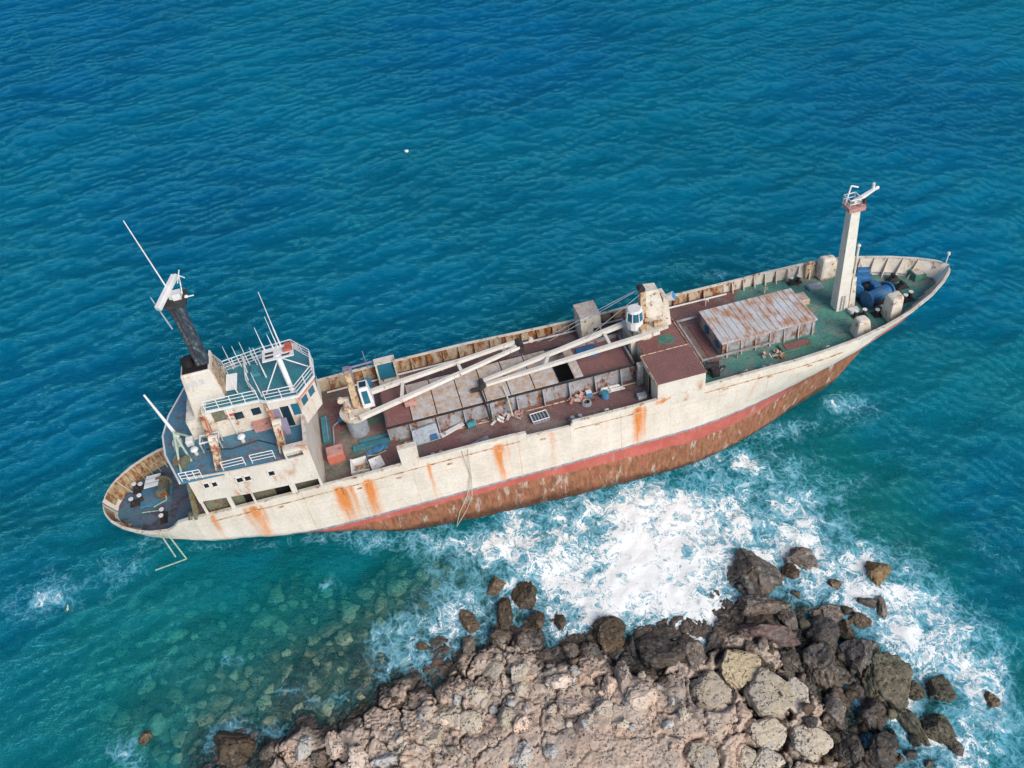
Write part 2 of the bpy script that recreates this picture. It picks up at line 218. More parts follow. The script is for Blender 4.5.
FOAM = [
 (12.1, 34.6, 7.4, 5.9, 1.12), (15.1, 30.9, 4.2, 4.2, 0.7), (7.5, 31.8, 4.7, 3.8, 0.75), (17.0, 38.6, 5.4, 4.7, 0.75), (11.7, 40.2, 8.2, 2.7, 0.75),
 (4.3, 37.1, 6.2, 3.6, 0.65), (-2.8, 36.1, 6.2, 2.0, 0.62), (-8.2, 36.4, 5.3, 1.3, 0.55), (-12.7, 37.0, 3.6, 0.8, 0.5), (-27.6, 36.1, 2.7, 0.5, 0.4),
 (-22.3, 36.3, 3.5, 0.5, 0.38), (-17.1, 36.8, 2.7, 0.5, 0.42), (19.8, 44.9, 3.8, 1.6, 0.6), (28.3, 49.2, 2.9, 1.2, 0.5), (23.5, 44.6, 4.7, 3.2, 0.62),
 (26.5, 40.7, 4.1, 3.8, 0.55), (33.9, 51.7, 2.5, 2.0, 0.62), (22.1, 34.6, 4.4, 3.9, 0.5), (26.9, 34.6, 4.8, 4.4, 0.7), (28.4, 31.8, 2.6, 2.6, 0.6),
 (33.1, 31.8, 3.8, 3.3, 0.6), (34.8, 29.1, 4.2, 4.1, 0.75), (31.0, 27.4, 2.9, 3.5, 0.75), (27.8, 30.9, 2.1, 1.3, 0.6), (30.7, 22.1, 1.1, 2.5, 0.7),
 (27.4, 19.9, 0.8, 1.8, 0.6), (25.5, 36.1, 3.5, 2.2, 0.62), (38.6, 23.3, 2.0, 3.3, 0.62), (36.2, 25.7, 3.2, 3.5, 0.6), (36.7, 20.3, 3.5, 3.6, 0.7),
 (32.2, 18.1, 3.8, 2.3, 0.75), (30.4, 22.5, 2.4, 3.3, 0.55), (31.4, 35.1, 1.3, 2.0, 0.5), (27.5, 23.3, 0.9, 1.8, 0.6), (-1.0, 34.6, 3.5, 3.0, 0.5),
 (-5.2, 29.1, 3.8, 3.6, 0.56), (-7.4, 25.7, 3.2, 2.6, 0.5), (-10.0, 27.4, 2.5, 2.2, 0.42), (-2.7, 30.9, 3.4, 2.8, 0.5), (2.8, 30.9, 3.4, 3.7, 0.58),
 (5.6, 28.3, 2.5, 2.2, 0.5), (-6.5, 23.3, 2.0, 1.5, 0.42), (-10.4, 23.3, 1.6, 1.2, 0.35), (14.6, 27.4, 2.5, 1.8, 0.7), (17.5, 30.0, 1.7, 2.8, 0.7),
 (-38.6, 31.8, 3.4, 2.1, 0.42), (-34.1, 34.1, 2.4, 1.4, 0.5), (-41.3, 30.0, 2.1, 1.1, 0.38), (-39.5, 30.9, 1.2, 0.9, 0.4), (-32.2, 36.6, 1.8, 0.8, 0.3),
 (-15.6, 32.3, 0.8, 0.7, 0.5), (-23.2, 25.7, 0.6, 0.8, 0.6), (-27.9, 25.3, 0.6, 0.7, 0.5), (-22.1, 25.7, 0.4, 0.7, 0.5), (-34.3, 31.8, 0.6, 1.5, 0.35),
 (-29.6, 18.6, 1.5, 1.1, 0.5), (-27.9, 17.7, 1.0, 0.8, 0.55), (-21.8, 20.9, 1.2, 1.0, 0.5), (-17.5, 23.2, 1.1, 0.8, 0.4), (-19.7, 19.9, 2.0, 1.1, 0.5),
 (-22.6, 19.5, 0.9, 1.3, 0.5), (-17.7, 19.9, 0.9, 1.0, 0.5), (-15.1, 22.5, 1.1, 0.7, 0.35), (-12.7, 22.5, 1.2, 1.0, 0.4), (43.5, 34.6, 1.7, 1.6, 0.35),
 (42.1, 36.6, 1.2, 1.4, 0.3), (26.2, 48.6, 2.9, 1.2, 0.35), (32.6, 42.9, 2.1, 1.3, 0.3), (-16.3, 37.6, 2.7, 0.6, 0.4), (41.3, 27.4, 1.6, 1.1, 0.3),
 (23.2, 70.8, 1.6, 1.0, 0.42), (0.7, 39.7, 2.7, 0.8, 0.45),
]

# ---------------------------------------------------------------- materials
def nodes(name):
    m = bpy.data.materials.new(name); m.use_nodes = True
    nt = m.node_tree; return m, nt, nt.nodes['Principled BSDF']
def N(nt, kind, **kw):
    n = nt.nodes.new(kind)
    for k, v in kw.items():
        if k.startswith('i_'): n.inputs[k[2:].replace('_', ' ')].default_value = v
        else: setattr(n, k, v)
    return n
def noise(nt, co, scale, detail=5, rough=.55, dist=0.0):
    n = N(nt, 'ShaderNodeTexNoise'); n.inputs['Scale'].default_value = scale; n.inputs['Detail'].default_value = detail
    n.inputs['Roughness'].default_value = rough; n.inputs['Distortion'].default_value = dist
    nt.links.new(co, n.inputs['Vector']); return n.outputs['Fac']
def ramp(nt, val, a, b, lo=0., hi=1.):
    n = N(nt, 'ShaderNodeMapRange', interpolation_type='SMOOTHSTEP')
    n.inputs['From Min'].default_value = a; n.inputs['From Max'].default_value = b
    n.inputs['To Min'].default_value = lo; n.inputs['To Max'].default_value = hi
    nt.links.new(val, n.inputs['Value']); return n.outputs['Result']
def math_(nt, op, a, b=None, clamp=False):
    n = N(nt, 'ShaderNodeMath', operation=op, use_clamp=clamp)
    for i, v in enumerate((a, b)):
        if v is None: continue
        if isinstance(v, (int, float)): n.inputs[i].default_value = v
        else: nt.links.new(v, n.inputs[i])
    return n.outputs[0]
def mix(nt, f, a, b, mode='MIX'):
    n = N(nt, 'ShaderNodeMix', data_type='RGBA', blend_type=mode)
    for k, v in ((0, f), (6, a), (7, b)):
        if isinstance(v, (int, float)): n.inputs[k].default_value = v
        elif isinstance(v, tuple): n.inputs[k].default_value = (*v, 1)
        else: nt.links.new(v, n.inputs[k])
    return n.outputs[2]
def ocoord(nt, scale=(1, 1, 1)):
    t = N(nt, 'ShaderNodeTexCoord'); m = N(nt, 'ShaderNodeMapping'); m.inputs['Scale'].default_value = scale
    nt.links.new(t.outputs['Object'], m.inputs['Vector']); return m.outputs[0]
def bump(nt, bsdf, h, strength, dist=.1):
    b = N(nt, 'ShaderNodeBump'); b.inputs['Strength'].default_value = strength; b.inputs['Distance'].default_value = dist
    nt.links.new(h, b.inputs['Height']); nt.links.new(b.outputs[0], bsdf.inputs['Normal'])
RUST1, RUST2 = (.36, .13, .045), (.14, .05, .025)
def paint(name, a, b=None, rust=.3, scale=.8, rough=.6, stretch=(1, 1, 1), rcol=RUST1, rcol2=RUST2, dirt=.25, soft=.07):
    m, nt, bs = nodes(name)
    co = ocoord(nt, stretch); co1 = ocoord(nt)
    b = b or tuple(x*.75 for x in a)
    base = mix(nt, ramp(nt, noise(nt, co1, scale*.9, 4), .35, .65), a, b)
    rc = mix(nt, ramp(nt, noise(nt, co1, scale*4, 4), .35, .65), rcol, rcol2)
    c = 0.5 + (0.5-rust)*.42
    base = mix(nt, ramp(nt, noise(nt, co, scale*1.7, 8, .68), c-soft, c+soft), base, rc) if rust > 0 else base
    d = ramp(nt, noise(nt, co1, 6.0, 4, .7), .3, .7, 1-dirt, 1.0)
    mm = N(nt, 'ShaderNodeMix', data_type='RGBA', blend_type='MULTIPLY'); mm.inputs[0].default_value = 1
    nt.links.new(base, mm.inputs[6]); nt.links.new(d, mm.inputs[7])
    nt.links.new(mm.outputs[2], bs.inputs['Base Color'])
    bs.inputs['Roughness'].default_value = rough; bs.inputs['Specular IOR Level'].default_value = .3
    bump(nt, bs, noise(nt, co1, 9, 5), .25, .04)
    return m
M = {}
M['cream'] = paint('cream_paint', (.71, .63, .54), (.65, .57, .48), rust=.20, scale=.7, stretch=(1, 1, .35), rcol=(.55, .24, .09), rcol2=(.42, .16, .06), dirt=.15, soft=.12)
M['bulwark_stern'] = paint('stern_bulwark_inside', (.46, .36, .21), (.36, .28, .16), rust=.5, scale=1.1, stretch=(1, 1, .4), rcol=(.38, .16, .06), dirt=.35)
M['white'] = paint('white_paint', (.74, .72, .69), (.66, .63, .60), rust=.12, scale=1.2, dirt=.12)
M['mast'] = paint('mast_paint', (.74, .68, .59), (.68, .61, .52), rust=.16, scale=.9, stretch=(1, 1, .3), dirt=.15)
M['crane'] = paint('crane_paint', (.72, .66, .56), (.62, .53, .42), rust=.26, scale=1.0, dirt=.2, rcol=(.5, .24, .1))
M['beige'] = paint('beige_rusty', (.62, .48, .33), (.52, .36, .22), rust=.42, scale=1.3, dirt=.3, rcol=(.42, .19, .07))
M['bulwark'] = paint('bulwark_inside', (.56, .46, .33), (.48, .38, .25), rust=.46, scale=.8, stretch=(1, 1, .4), rcol=(.45, .18, .06), dirt=.3)
M['bulwark_bow'] = paint('bulwark_bow', (.70, .63, .54), (.62, .54, .44), rust=.25, scale=.9, stretch=(1, 1, .35), dirt=.2)
M['hatch'] = paint('hatch_cover', (.60, .60, .62), (.54, .51, .50), rust=.55, scale=.7, rcol=(.56, .43, .30), rcol2=(.46, .28, .17), dirt=.22, soft=.16)
M['hatch_fore'] = paint('forward_hatch_cover', (.64, .63, .62), (.58, .54, .51), rust=.45, scale=.75, stretch=(1, .5, 1), rcol=(.58, .33, .20), rcol2=(.46, .22, .13), dirt=.25, soft=.10)
M['coaming'] = paint('coaming', (.44, .44, .45), (.32, .29, .28), rust=.34, scale=.9, stretch=(1, 1, .5), dirt=.35)
M['maroon'] = paint('maroon_roof', (.235, .105, .095), (.27, .125, .11), rust=.3, scale=.8, rcol=(.17, .08, .065), rcol2=(.30, .17, .13), dirt=.3)
M['blue_deck'] = paint('blue_deck', (.085, .24, .34), (.07, .195, .28), rust=.40, scale=.6, rcol=(.16, .21, .26), rcol2=(.14, .12, .12), dirt=.3)
M['poop'] = paint('poop_deck', (.145, .16, .20), (.09, .19, .24), rust=.40, scale=.5, rcol=(.13, .10, .115), rcol2=(.08, .07, .08), dirt=.35)
M['teal'] = paint('teal_deck', (.04, .23, .25), (.06, .18, .24), rust=.22, scale=.7, rcol=(.12, .27, .30), rcol2=(.10, .15, .17), dirt=.3)
M['tealpaint'] = paint('teal_paint', (.06, .27, .31), (.05, .20, .24), rust=.2, scale=1.5, dirt=.3)
M['green'] = paint('green_paint', (.08, .27, .20), (.06, .2, .15), rust=.3, scale=1.5, dirt=.3)
M['winch'] = paint('blue_machine', (.03, .16, .34), (.02, .11, .26), rust=.22, scale=1.6, rough=.45, rcol=(.16, .12, .10), dirt=.25)
M['dark'] = paint('dark_steel', (.03, .032, .036), (.05, .045, .045), rust=.3, scale=1.5, rcol=(.09, .05, .035), dirt=.4)
M['soot'] = paint('soot_mast', (.035, .045, .06), (.06, .075, .09), rust=.36, scale=1.6, stretch=(1, 1, .5), rcol=(.22, .26, .29), rcol2=(.12, .15, .17), dirt=.4)
M['black'] = paint('soot_and_opening_shade', (.012, .010, .012), (.02, .017, .016), rust=.0, dirt=.3)  # soot, and flat black standing for shade inside dark openings
M['red'] = paint('red_paint', (.46, .10, .075), (.40, .12, .09), rust=.2, scale=1.5, dirt=.2)
M['salmon'] = paint('salmon_paint', (.62, .22, .16), (.58, .28, .2), rust=.2, scale=1.3, dirt=.2)
M['orange'] = paint('orange_red_paint', (.52, .14, .09), (.48, .17, .12), rust=.15, scale=2, dirt=.15)
M['pink'] = paint('faded_pink', (.55, .30, .26), (.5, .24, .2), rust=.25, scale=1.5, dirt=.25)
M['lilac'] = paint('lilac_panel', (.27, .25, .33), (.22, .2, .28), rust=.15, dirt=.2)
M['blueplastic'] = paint('blue_plastic', (.07, .22, .40), (.08, .24, .38), rust=.0, dirt=.2, rough=.4)
M['grey'] = paint('grey_metal', (.36, .40, .43), (.28, .31, .34), rust=.2, scale=2, dirt=.25)
M['olive'] = paint('olive_recess', (.20, .20, .13), (.14, .16, .12), rust=.35, scale=1.2, dirt=.4)
M['yellow'] = paint('yellow_tread', (.42, .33, .12), (.34, .26, .1), rust=.3, scale=2, dirt=.3)
M['rope'] = paint('rope', (.62, .58, .46), (.5, .47, .36), rust=0, dirt=.25, rough=.9)
M['palegreen'] = paint('pale_green_pipe', (.42, .52, .40), (.36, .45, .33), rust=.2, scale=2, dirt=.2)
m, nt, bs = nodes('dark_glass'); bs.inputs['Base Color'].default_value = (.012, .03, .045, 1); bs.inputs['Roughness'].default_value = .12; M['glass'] = m
m, nt, bs = nodes('blue_glass'); bs.inputs['Base Color'].default_value = (.02, .12, .18, 1); bs.inputs['Roughness'].default_value = .15; M['blueglass'] = m

# ---------------------------------------------------------------- mesh helper
OFF = Vector((40, 0, -9))             # the wreck's own origin: keel, amidships
class MB:
    def __init__(s): s.v = []; s.f = []
    def add(s, vs, fs):
        n = len(s.v); s.v += [tuple(v) for v in vs]; s.f += [tuple(i+n for i in f) for f in fs]; return s
    def box(s, x0, x1, y0, y1, z0, z1):
        v = [(x, y, z) for x in (x0, x1) for y in (y0, y1) for z in (z0, z1)]
        return s.add(v, [(0, 1, 3, 2), (4, 6, 7, 5), (0, 4, 5, 1), (2, 3, 7, 6), (0, 2, 6, 4), (1, 5, 7, 3)])
    def hexa(s, b, t):                # bottom quad, top quad, counter-clockwise from above
        return s.add(list(b)+list(t), [(3, 2, 1, 0), (4, 5, 6, 7), (0, 1, 5, 4), (1, 2, 6, 5), (2, 3, 7, 6), (3, 0, 4, 7)])
    def prism(s, pts, z0, z1, top=None):
        n = len(pts); t = top or pts
        z0f = z0 if callable(z0) else (lambda x, y: z0); z1f = z1 if callable(z1) else (lambda x, y: z1)
        v = [(x, y, z0f(x, y)) for x, y in pts]+[(x, y, z1f(x, y)) for x, y in t]
        return s.add(v, [tuple(range(n-1, -1, -1)), tuple(range(n, 2*n))]+[(i, (i+1) % n, n+(i+1) % n, n+i) for i in range(n)])
    def tube(s, p0, p1, r0, r1=None, n=8, cap=True):
        r1 = r0 if r1 is None else r1
        p0, p1 = Vector(p0), Vector(p1); d = (p1-p0)
        if d.length < 1e-6: return s
        d.normalize(); a = d.orthogonal().normalized(); b = d.cross(a)
        v = [p+(a*math.cos(2*math.pi*i/n)+b*math.sin(2*math.pi*i/n))*r for p, r in ((p0, r0), (p1, r1)) for i in range(n)]
        f = [(i, (i+1) % n, n+(i+1) % n, n+i) for i in range(n)]
        if cap: f += [tuple(range(n-1, -1, -1)), tuple(range(n, 2*n))]
        return s.add(v, f)
    def path(s, pts, r, n=6):
        for a, b in zip(pts, pts[1:]): s.tube(a, b, r, n=n)
        return s
    def beam(s, p0, p1, w, h, w1=None, h1=None, up=(0, 0, 1)):
        w1 = w if w1 is None else w1; h1 = h if h1 is None else h1
        p0, p1 = Vector(p0), Vector(p1); d = (p1-p0).normalized(); u = Vector(up)
        a = d.cross(u).normalized(); b = a.cross(d)
        v = []
        for p, ww, hh in ((p0, w, h), (p1, w1, h1)):
            v += [p-a*ww/2-b*hh/2, p+a*ww/2-b*hh/2, p+a*ww/2+b*hh/2, p-a*ww/2+b*hh/2]
        return s.add(v, [(3, 2, 1, 0), (4, 5, 6, 7), (0, 1, 5, 4), (1, 2, 6, 5), (2, 3, 7, 6), (3, 0, 4, 7)])
    def dome(s, c, r, hz=None, n=12, k=5):
        hz = hz or r
        for j in range(k):
            a0, a1 = math.pi/2*j/k, math.pi/2*(j+1)/k
            s.tube((c[0], c[1], c[2]+hz*math.sin(a0)), (c[0], c[1], c[2]+hz*math.sin(a1)), r*math.cos(a0), max(r*math.cos(a1), .001), n, False)
        return s
    def rail(s, pts, h=1.0, r=.035, n=3, step=1.6, closed=False):
        pts = [Vector(p) for p in pts]
        if closed: pts = pts+[pts[0]]
        up = Vector((0, 0, 1))
        for a, b in zip(pts, pts[1:]):
            for k in range(1, n+1): s.tube(a+up*h*k/n, b+up*h*k/n, r*(1.25 if k == n else 1), n=5)
            c = max(1, round((b-a).length/step))
            for i in range(c+1): q = a.lerp(b, i/c); s.tube(q, q+up*h, r*1.2, n=5)
        return s
    def build(s, name, mat, parent=None, smooth=False, off=None, bevel=0):
        off = OFF if off is None else Vector(off)
        me = bpy.data.meshes.new(name)
        v = np.array(s.v, float)-np.array(off)
        me.from_pydata(v.tolist(), [], s.f); me.update()
        me.materials.append(M[mat] if isinstance(mat, str) else mat)
        if smooth: me.polygons.foreach_set('use_smooth', [True]*len(me.polygons))
        o = bpy.data.objects.new(name, me); COL.objects.link(o)
        if parent: o.parent = parent
        if bevel:
            b = o.modifiers.new('bevel', 'BEVEL'); b.width = bevel; b.segments = 2; b.limit_method = 'ANGLE'
        return o
def npmesh(name, V, F, mat, smooth=True, attrs=None):
    me = bpy.data.meshes.new(name)
    me.vertices.add(len(V)); me.vertices.foreach_set('co', np.asarray(V, np.float32).ravel())
    F = np.asarray(F, np.int32); k = F.shape[1]
    me.loops.add(F.size); me.loops.foreach_set('vertex_index', F.ravel())
    me.polygons.add(len(F)); me.polygons.foreach_set('loop_start', np.arange(0, F.size, k, dtype=np.int32))
    me.polygons.foreach_set('loop_total', np.full(len(F), k, np.int32))
    me.update(calc_edges=True); me.validate()
    if smooth: me.polygons.foreach_set('use_smooth', np.ones(len(F), bool))
    for n, a in (attrs or {}).items():
        at = me.attributes.new(n, 'FLOAT', 'POINT'); at.data.foreach_set('value', np.asarray(a, np.float32))
    me.materials.append(mat)
    o = bpy.data.objects.new(name, me); COL.objects.link(o); return o
def grid_faces(nx, ny):
    i = np.arange(nx*ny).reshape(ny, nx)
    return np.stack([i[:-1, :-1], i[:-1, 1:], i[1:, 1:], i[1:, :-1]], -1).reshape(-1, 4)
def tag(o, label=None, cat=None, group=None, kind=None):
    for k, v in (('label', label), ('category', cat), ('group', group), ('kind', kind)):
        if v: o[k] = v
    return o
def empty(name, mat4):
    o = bpy.data.objects.new(name, None); COL.objects.link(o); o.matrix_world = mat4; o.empty_display_size = .5; return o
# ---------------------------------------------------------------- numpy noise
def h2(i, j, s):
    n = (i.astype(np.int64)*374761393+j.astype(np.int64)*668265263+s*1274126177) & 0xffffffff
    n = ((n ^ (n >> 13))*1274126177) & 0xffffffff
    return ((n ^ (n >> 16)) & 0xffffff)/float(0xffffff)
def vnoise(x, y, s=0):
    i, j = np.floor(x), np.floor(y); fx, fy = x-i, y-j
    fx = fx*fx*(3-2*fx); fy = fy*fy*(3-2*fy)
    a, b, c, d = h2(i, j, s), h2(i+1, j, s), h2(i, j+1, s), h2(i+1, j+1, s)
    return (a*(1-fx)+b*fx)*(1-fy)+(c*(1-fx)+d*fx)*fy
def fbm(x, y, s=0, o=4, g=.5):
    t = 0; a = 1; n = 0
    for k in range(o): t = t+a*vnoise(x*2**k+17.3*k, y*2**k-9.1*k, s+k); n += a; a *= g
    return t/n
def vor(x, y, s=0, jit=.85):
    i, j = np.floor(x), np.floor(y)
    f1 = np.full(x.shape, 9.); f2 = f1.copy(); cid = np.zeros(x.shape)
    for di in (-1, 0, 1):
        for dj in (-1, 0, 1):
            ci, cj = i+di, j+dj
            px = ci+.5+(h2(ci, cj, s)-.5)*jit; py = cj+.5+(h2(ci, cj, s+7)-.5)*jit
            d = np.hypot(px-x, py-y); idv = h2(ci, cj, s+13)
            m = d < f1
            f2 = np.where(m, f1, np.minimum(f2, d)); cid = np.where(m, idv, cid); f1 = np.where(m, d, f1)
    return f1, f2, cid
def sstep(a, b, x):
    t = np.clip((x-a)/(b-a), 0, 1); return t*t*(3-2*t)
DEP = np.array(DEPTHS)
def depth_at(x, y):
    num = np.zeros(x.shape); den = np.zeros(x.shape)
    for px, py, d in DEP:
        w = 1/((x-px)**2+(y-py)**2+1.2)**1.7; num += w*d; den += w
    return num/den
def graded(a, b, st, lo, hi, g=1.22):
    c = list(np.arange(a, b+st/2, st)); s = st; q = b
    while q < hi: s *= g; q += s; c.append(q)
    s = st; q = a; l = []
    while q > lo: s *= g; q -= s; l.append(q)
    return np.array(l[::-1]+c)

# ---------------------------------------------------------------- ground: rocky shore running down into the seabed
gx = graded(-36, 44, .1, -1500, 1500); gy = graded(0, 39, .1, -400, 2500)
X, Y = np.meshgrid(gx, gy)
def ground_base(x, y):
    wx = x+1.6*(fbm(x*.35, y*.35, 3)-.5)*2; wy = y+1.6*(fbm(x*.35, y*.35, 9)-.5)*2
    return -depth_at(wx, wy)
def ground_h(x, y):
    B = ground_base(x, y)
    land = sstep(-1.2, .8, B)
    wx = x+.7*(fbm(x*.9, y*.9, 21)-.5)*2; wy = y+.7*(fbm(x*.9, y*.9, 31)-.5)*2
    f1, f2, ci = vor(wx*.37, wy*.37, 5); e = f2-f1
    g1, g2, gi = vor(wx*1.15, wy*1.15, 55); ge = g2-g1
    ledge = np.exp(-(((x-7)/11)**2+((y-18)/6.0)**2))
    blk = (ci-.5)*.7-.8*(1-sstep(0, .07, e))+.15*(1-f1)
    cob = (gi-.5)*.22-.26*(1-sstep(0, .09, ge))
    p1, p2, pi_ = vor(x*3.1, y*3.1, 88)
    rough = (fbm(x*1.7, y*1.7, 77, 5)-.5)*.36+(fbm(x*6, y*6, 99, 3)-.5)*.16-.16*(p1 < .3)*sstep(.48, .6, fbm(x*.5, y*.5, 12))
    H = B+land*(blk*(1-.75*ledge)+cob*(1-.8*ledge)+rough*(1-.35*ledge))
    for bx, by, zt, ra, rb, k, _ in BOULDERS:           # every loose block sits in its own joint
        if k in 'cg' and bx > 13.5:
            d = np.hypot((x-bx)/(ra*1.1+.12), (y-by)/(rb*1.1+.12)); m = d < 1.25
            H = np.where(m, H-.55*np.exp(-((d-1)/.1)**2)-.25*sstep(1.0, .85, d), H)
    s1, s2, si = vor(x*.6, y*.6, 15)
    return H+(1-land)*sstep(-6, -1, B)*((si-.5)*.4+.8*(1-s1**2)-.5+(fbm(x*1.5, y*1.5, 41)-.5)*.4)
H = ground_h(X, Y)
m, nt, bs = nodes('shore_rock')
co = ocoord(nt)
sep = N(nt, 'ShaderNodeSeparateXYZ'); nt.links.new(co, sep.inputs[0]); zc = sep.outputs[2]
def rock_colour(nt, co, tone):
    n1 = noise(nt, co, .45, 6, .6); n2 = noise(nt, co, 2.2, 6, .7); n3 = noise(nt, co, 9, 4, .7)
    a, b, c, d = tone
    x = mix(nt, ramp(nt, n1, .38, .62), a, b)
    x = mix(nt, ramp(nt, n2, .50, .68), x, c)
    pit = N(nt, 'ShaderNodeTexVoronoi'); pit.inputs['Scale'].default_value = 3.3; pit.inputs['Randomness'].default_value = 1
    wv = N(nt, 'ShaderNodeVectorMath', operation='ADD'); nz = N(nt, 'ShaderNodeTexNoise'); nz.inputs['Scale'].default_value = 2.5
    nt.links.new(co, nz.inputs['Vector'])
    nt.links.new(co, wv.inputs[0]); nt.links.new(nz.outputs['Color'], wv.inputs[1]); nt.links.new(wv.outputs[0], pit.inputs['Vector'])
    pk = math_(nt, 'MULTIPLY', ramp(nt, pit.outputs['Distance'], .20, .36, 1, 0), ramp(nt, noise(nt, co, .8, 3), .40, .54))
    x = mix(nt, math_(nt, 'MULTIPLY', pk, .85), x, d)
    mm = N(nt, 'ShaderNodeMix', data_type='RGBA', blend_type='MULTIPLY'); mm.inputs[0].default_value = 1
    nt.links.new(x, mm.inputs[6]); nt.links.new(ramp(nt, n3, .3, .7, .72, 1.05), mm.inputs[7])
    hgt = math_(nt, 'ADD', math_(nt, 'MULTIPLY', n2, .6), math_(nt, 'ADD', math_(nt, 'MULTIPLY', n3, .35), math_(nt, 'MULTIPLY', pk, -.55)))
    return mm.outputs[2], hgt
DRY = ((.43, .34, .27), (.38, .34, .30), (.50, .44, .37), (.07, .055, .05))
PINK = ((.55, .395, .295), (.505, .405, .325), (.62, .51, .405), (.07, .05, .04))
WET = ((.055, .05, .045), (.12, .085, .06), (.19, .18, .165), (.015, .013, .012))
SUNK = ((.26, .31, .21), (.36, .33, .22), (.19, .26, .19), (.05, .08, .06))
dry, hd = rock_colour(nt, co, PINK)
wet, hw = rock_colour(nt, co, WET)
snk, _ = rock_colour(nt, co, SUNK)
zz = math_(nt, 'ADD', zc, math_(nt, 'MULTIPLY', math_(nt, 'SUBTRACT', noise(nt, co, .5, 4), .5), 1.6))
c1 = mix(nt, ramp(nt, zz, .40, .95), wet, dry); c1 = mix(nt, ramp(nt, zc, -.9, -.2), snk, c1)
nt.links.new(c1, bs.inputs['Base Color'])
nt.links.new(ramp(nt, zz, .5, 1.1, .35, .9), bs.inputs['Roughness']); bs.inputs['Specular IOR Level'].default_value = .3
bump(nt, bs, hd, .9, .18); M['ground'] = m
g = npmesh('ground', np.stack([X.ravel(), Y.ravel(), H.ravel()], 1), grid_faces(len(gx), len(gy)), M['ground'])
tag(g, 'pinkish beige limestone shore running down under the sea', kind='structure')
# ---------------------------------------------------------------- sea
wxs = graded(-92, 96, .23, -3200, 3200, 1.25); wys = graded(14, 150, .23, -300, 5200, 1.25)
X, Y = np.meshgrid(wxs, wys)
Z = np.zeros(X.shape)
r = np.random.default_rng(3)
for k in range(70):
    lam = .9*(16/.9)**(r.random()**1.25)
    th = math.radians(r.choice([126, 54, 120, 90])+r.normal(0, 16))
    q = 2*math.pi/lam
    px = X+.35*lam*(fbm(X/(lam*2.2), Y/(lam*2.2), k, 2)-.5)*2
    ph = q*(px*math.cos(th)+Y*math.sin(th))+r.random()*6.28
    env = .25+1.5*fbm(X/(lam*3.0)+k*3, Y/(lam*3.0), 200+k, 2)**1.5
    s = (1-2*np.abs(np.sin(ph/2)))*.6+np.sin(ph)*.5      # peaked crests, flat troughs
    Z += .0090*lam**.78*env*s
sx, sy = X-20, Y-30
far = np.clip(1-(np.hypot(X, Y-60)-160)/300, 0, 1); Z *= far
DP = depth_at(X, Y)
HG = ground_base(X, Y)
Z *= .45+.55*sstep(.5, 7, DP)
FD = np.zeros(X.shape)
for fx, fy, ra, rb, st in FOAM:
    w = np.exp(-(((X-fx)/ra)**2+((Y-fy)/rb)**2)**1.15*.8)*st
    FD = 1-(1-np.clip(FD, 0, 1.3)/1.31)*(1-np.clip(w, 0, 1.3)/1.31); FD *= 1.31
Z += np.clip(FD, 0, 1)*((fbm(X*.7, Y*.7, 300, 4)-.5)*.45)
m, nt, bs = nodes('sea_water'); nt.nodes.remove(bs)
out = nt.nodes['Material Output']
co = ocoord(nt)
def attr(n): a = N(nt, 'ShaderNodeAttribute', attribute_name=n); return a.outputs['Fac']
dep, fo = attr('depth'), attr('foam')
body = mix(nt, ramp(nt, dep, 1.5, 8), (.002, .225, .25), (.0001, .118, .200))
body = mix(nt, ramp(nt, dep, 8, 16), body, (.0001, .082, .182))
body = mix(nt, ramp(nt, noise(nt, co, .045, 4, .6), .35, .68), body, mix(nt, .35, body, (0, .045, .085)))
dif = N(nt, 'ShaderNodeBsdfDiffuse'); nt.links.new(body, dif.inputs[0])
tr = N(nt, 'ShaderNodeBsdfTransparent'); tint = mix(nt, ramp(nt, dep, 0, 2.5), (1., 1., 1.), (.30, .89, .91)); nt.links.new(tint, tr.inputs[0])
opac = math_(nt, 'SUBTRACT', 1., math_(nt, 'POWER', 2.718, math_(nt, 'MULTIPLY', math_(nt, 'MAXIMUM', dep, .15), -.19)), True)
b1 = N(nt, 'ShaderNodeMixShader'); nt.links.new(opac, b1.inputs[0]); nt.links.new(tr.outputs[0], b1.inputs[1]); nt.links.new(dif.outputs[0], b1.inputs[2])
# ripples
cw = ocoord(nt, (1, 1, 1))
def ridge(v): return math_(nt, 'SUBTRACT', 1., math_(nt, 'ABSOLUTE', math_(nt, 'SUBTRACT', math_(nt, 'MULTIPLY', v, 2.), 1.)))
def turned(deg, sx, sy):
    t = N(nt, 'ShaderNodeTexCoord'); mp = N(nt, 'ShaderNodeMapping'); mp.inputs['Rotation'].default_value = (0, 0, math.radians(deg)); mp.inputs['Scale'].default_value = (sx, sy, 1)
    nt.links.new(t.outputs['Object'], mp.inputs['Vector']); return mp.outputs[0]
r1_ = ridge(noise(nt, turned(-36, .5, 1.15), 1.0, 3, .5, .3)); r2_ = ridge(noise(nt, turned(32, .5, 1.2), 1.2, 3, .5, .3)); r3_ = ridge(noise(nt, turned(5, .7, 1.2), 2.8, 4, .55, .4))
rp = math_(nt, 'ADD', math_(nt, 'ADD', math_(nt, 'MULTIPLY', r1_, .55), math_(nt, 'MULTIPLY', r2_, .45)), math_(nt, 'ADD', math_(nt, 'MULTIPLY', r3_, .34), math_(nt, 'MULTIPLY', ridge(noise(nt, turned(-14, .8, 1.2), 5.2, 3, .55, .3)), .12)))
bp = N(nt, 'ShaderNodeBump'); bp.inputs['Strength'].default_value = 1.0; bp.inputs['Distance'].default_value = 1.0; nt.links.new(rp, bp.inputs['Height'])
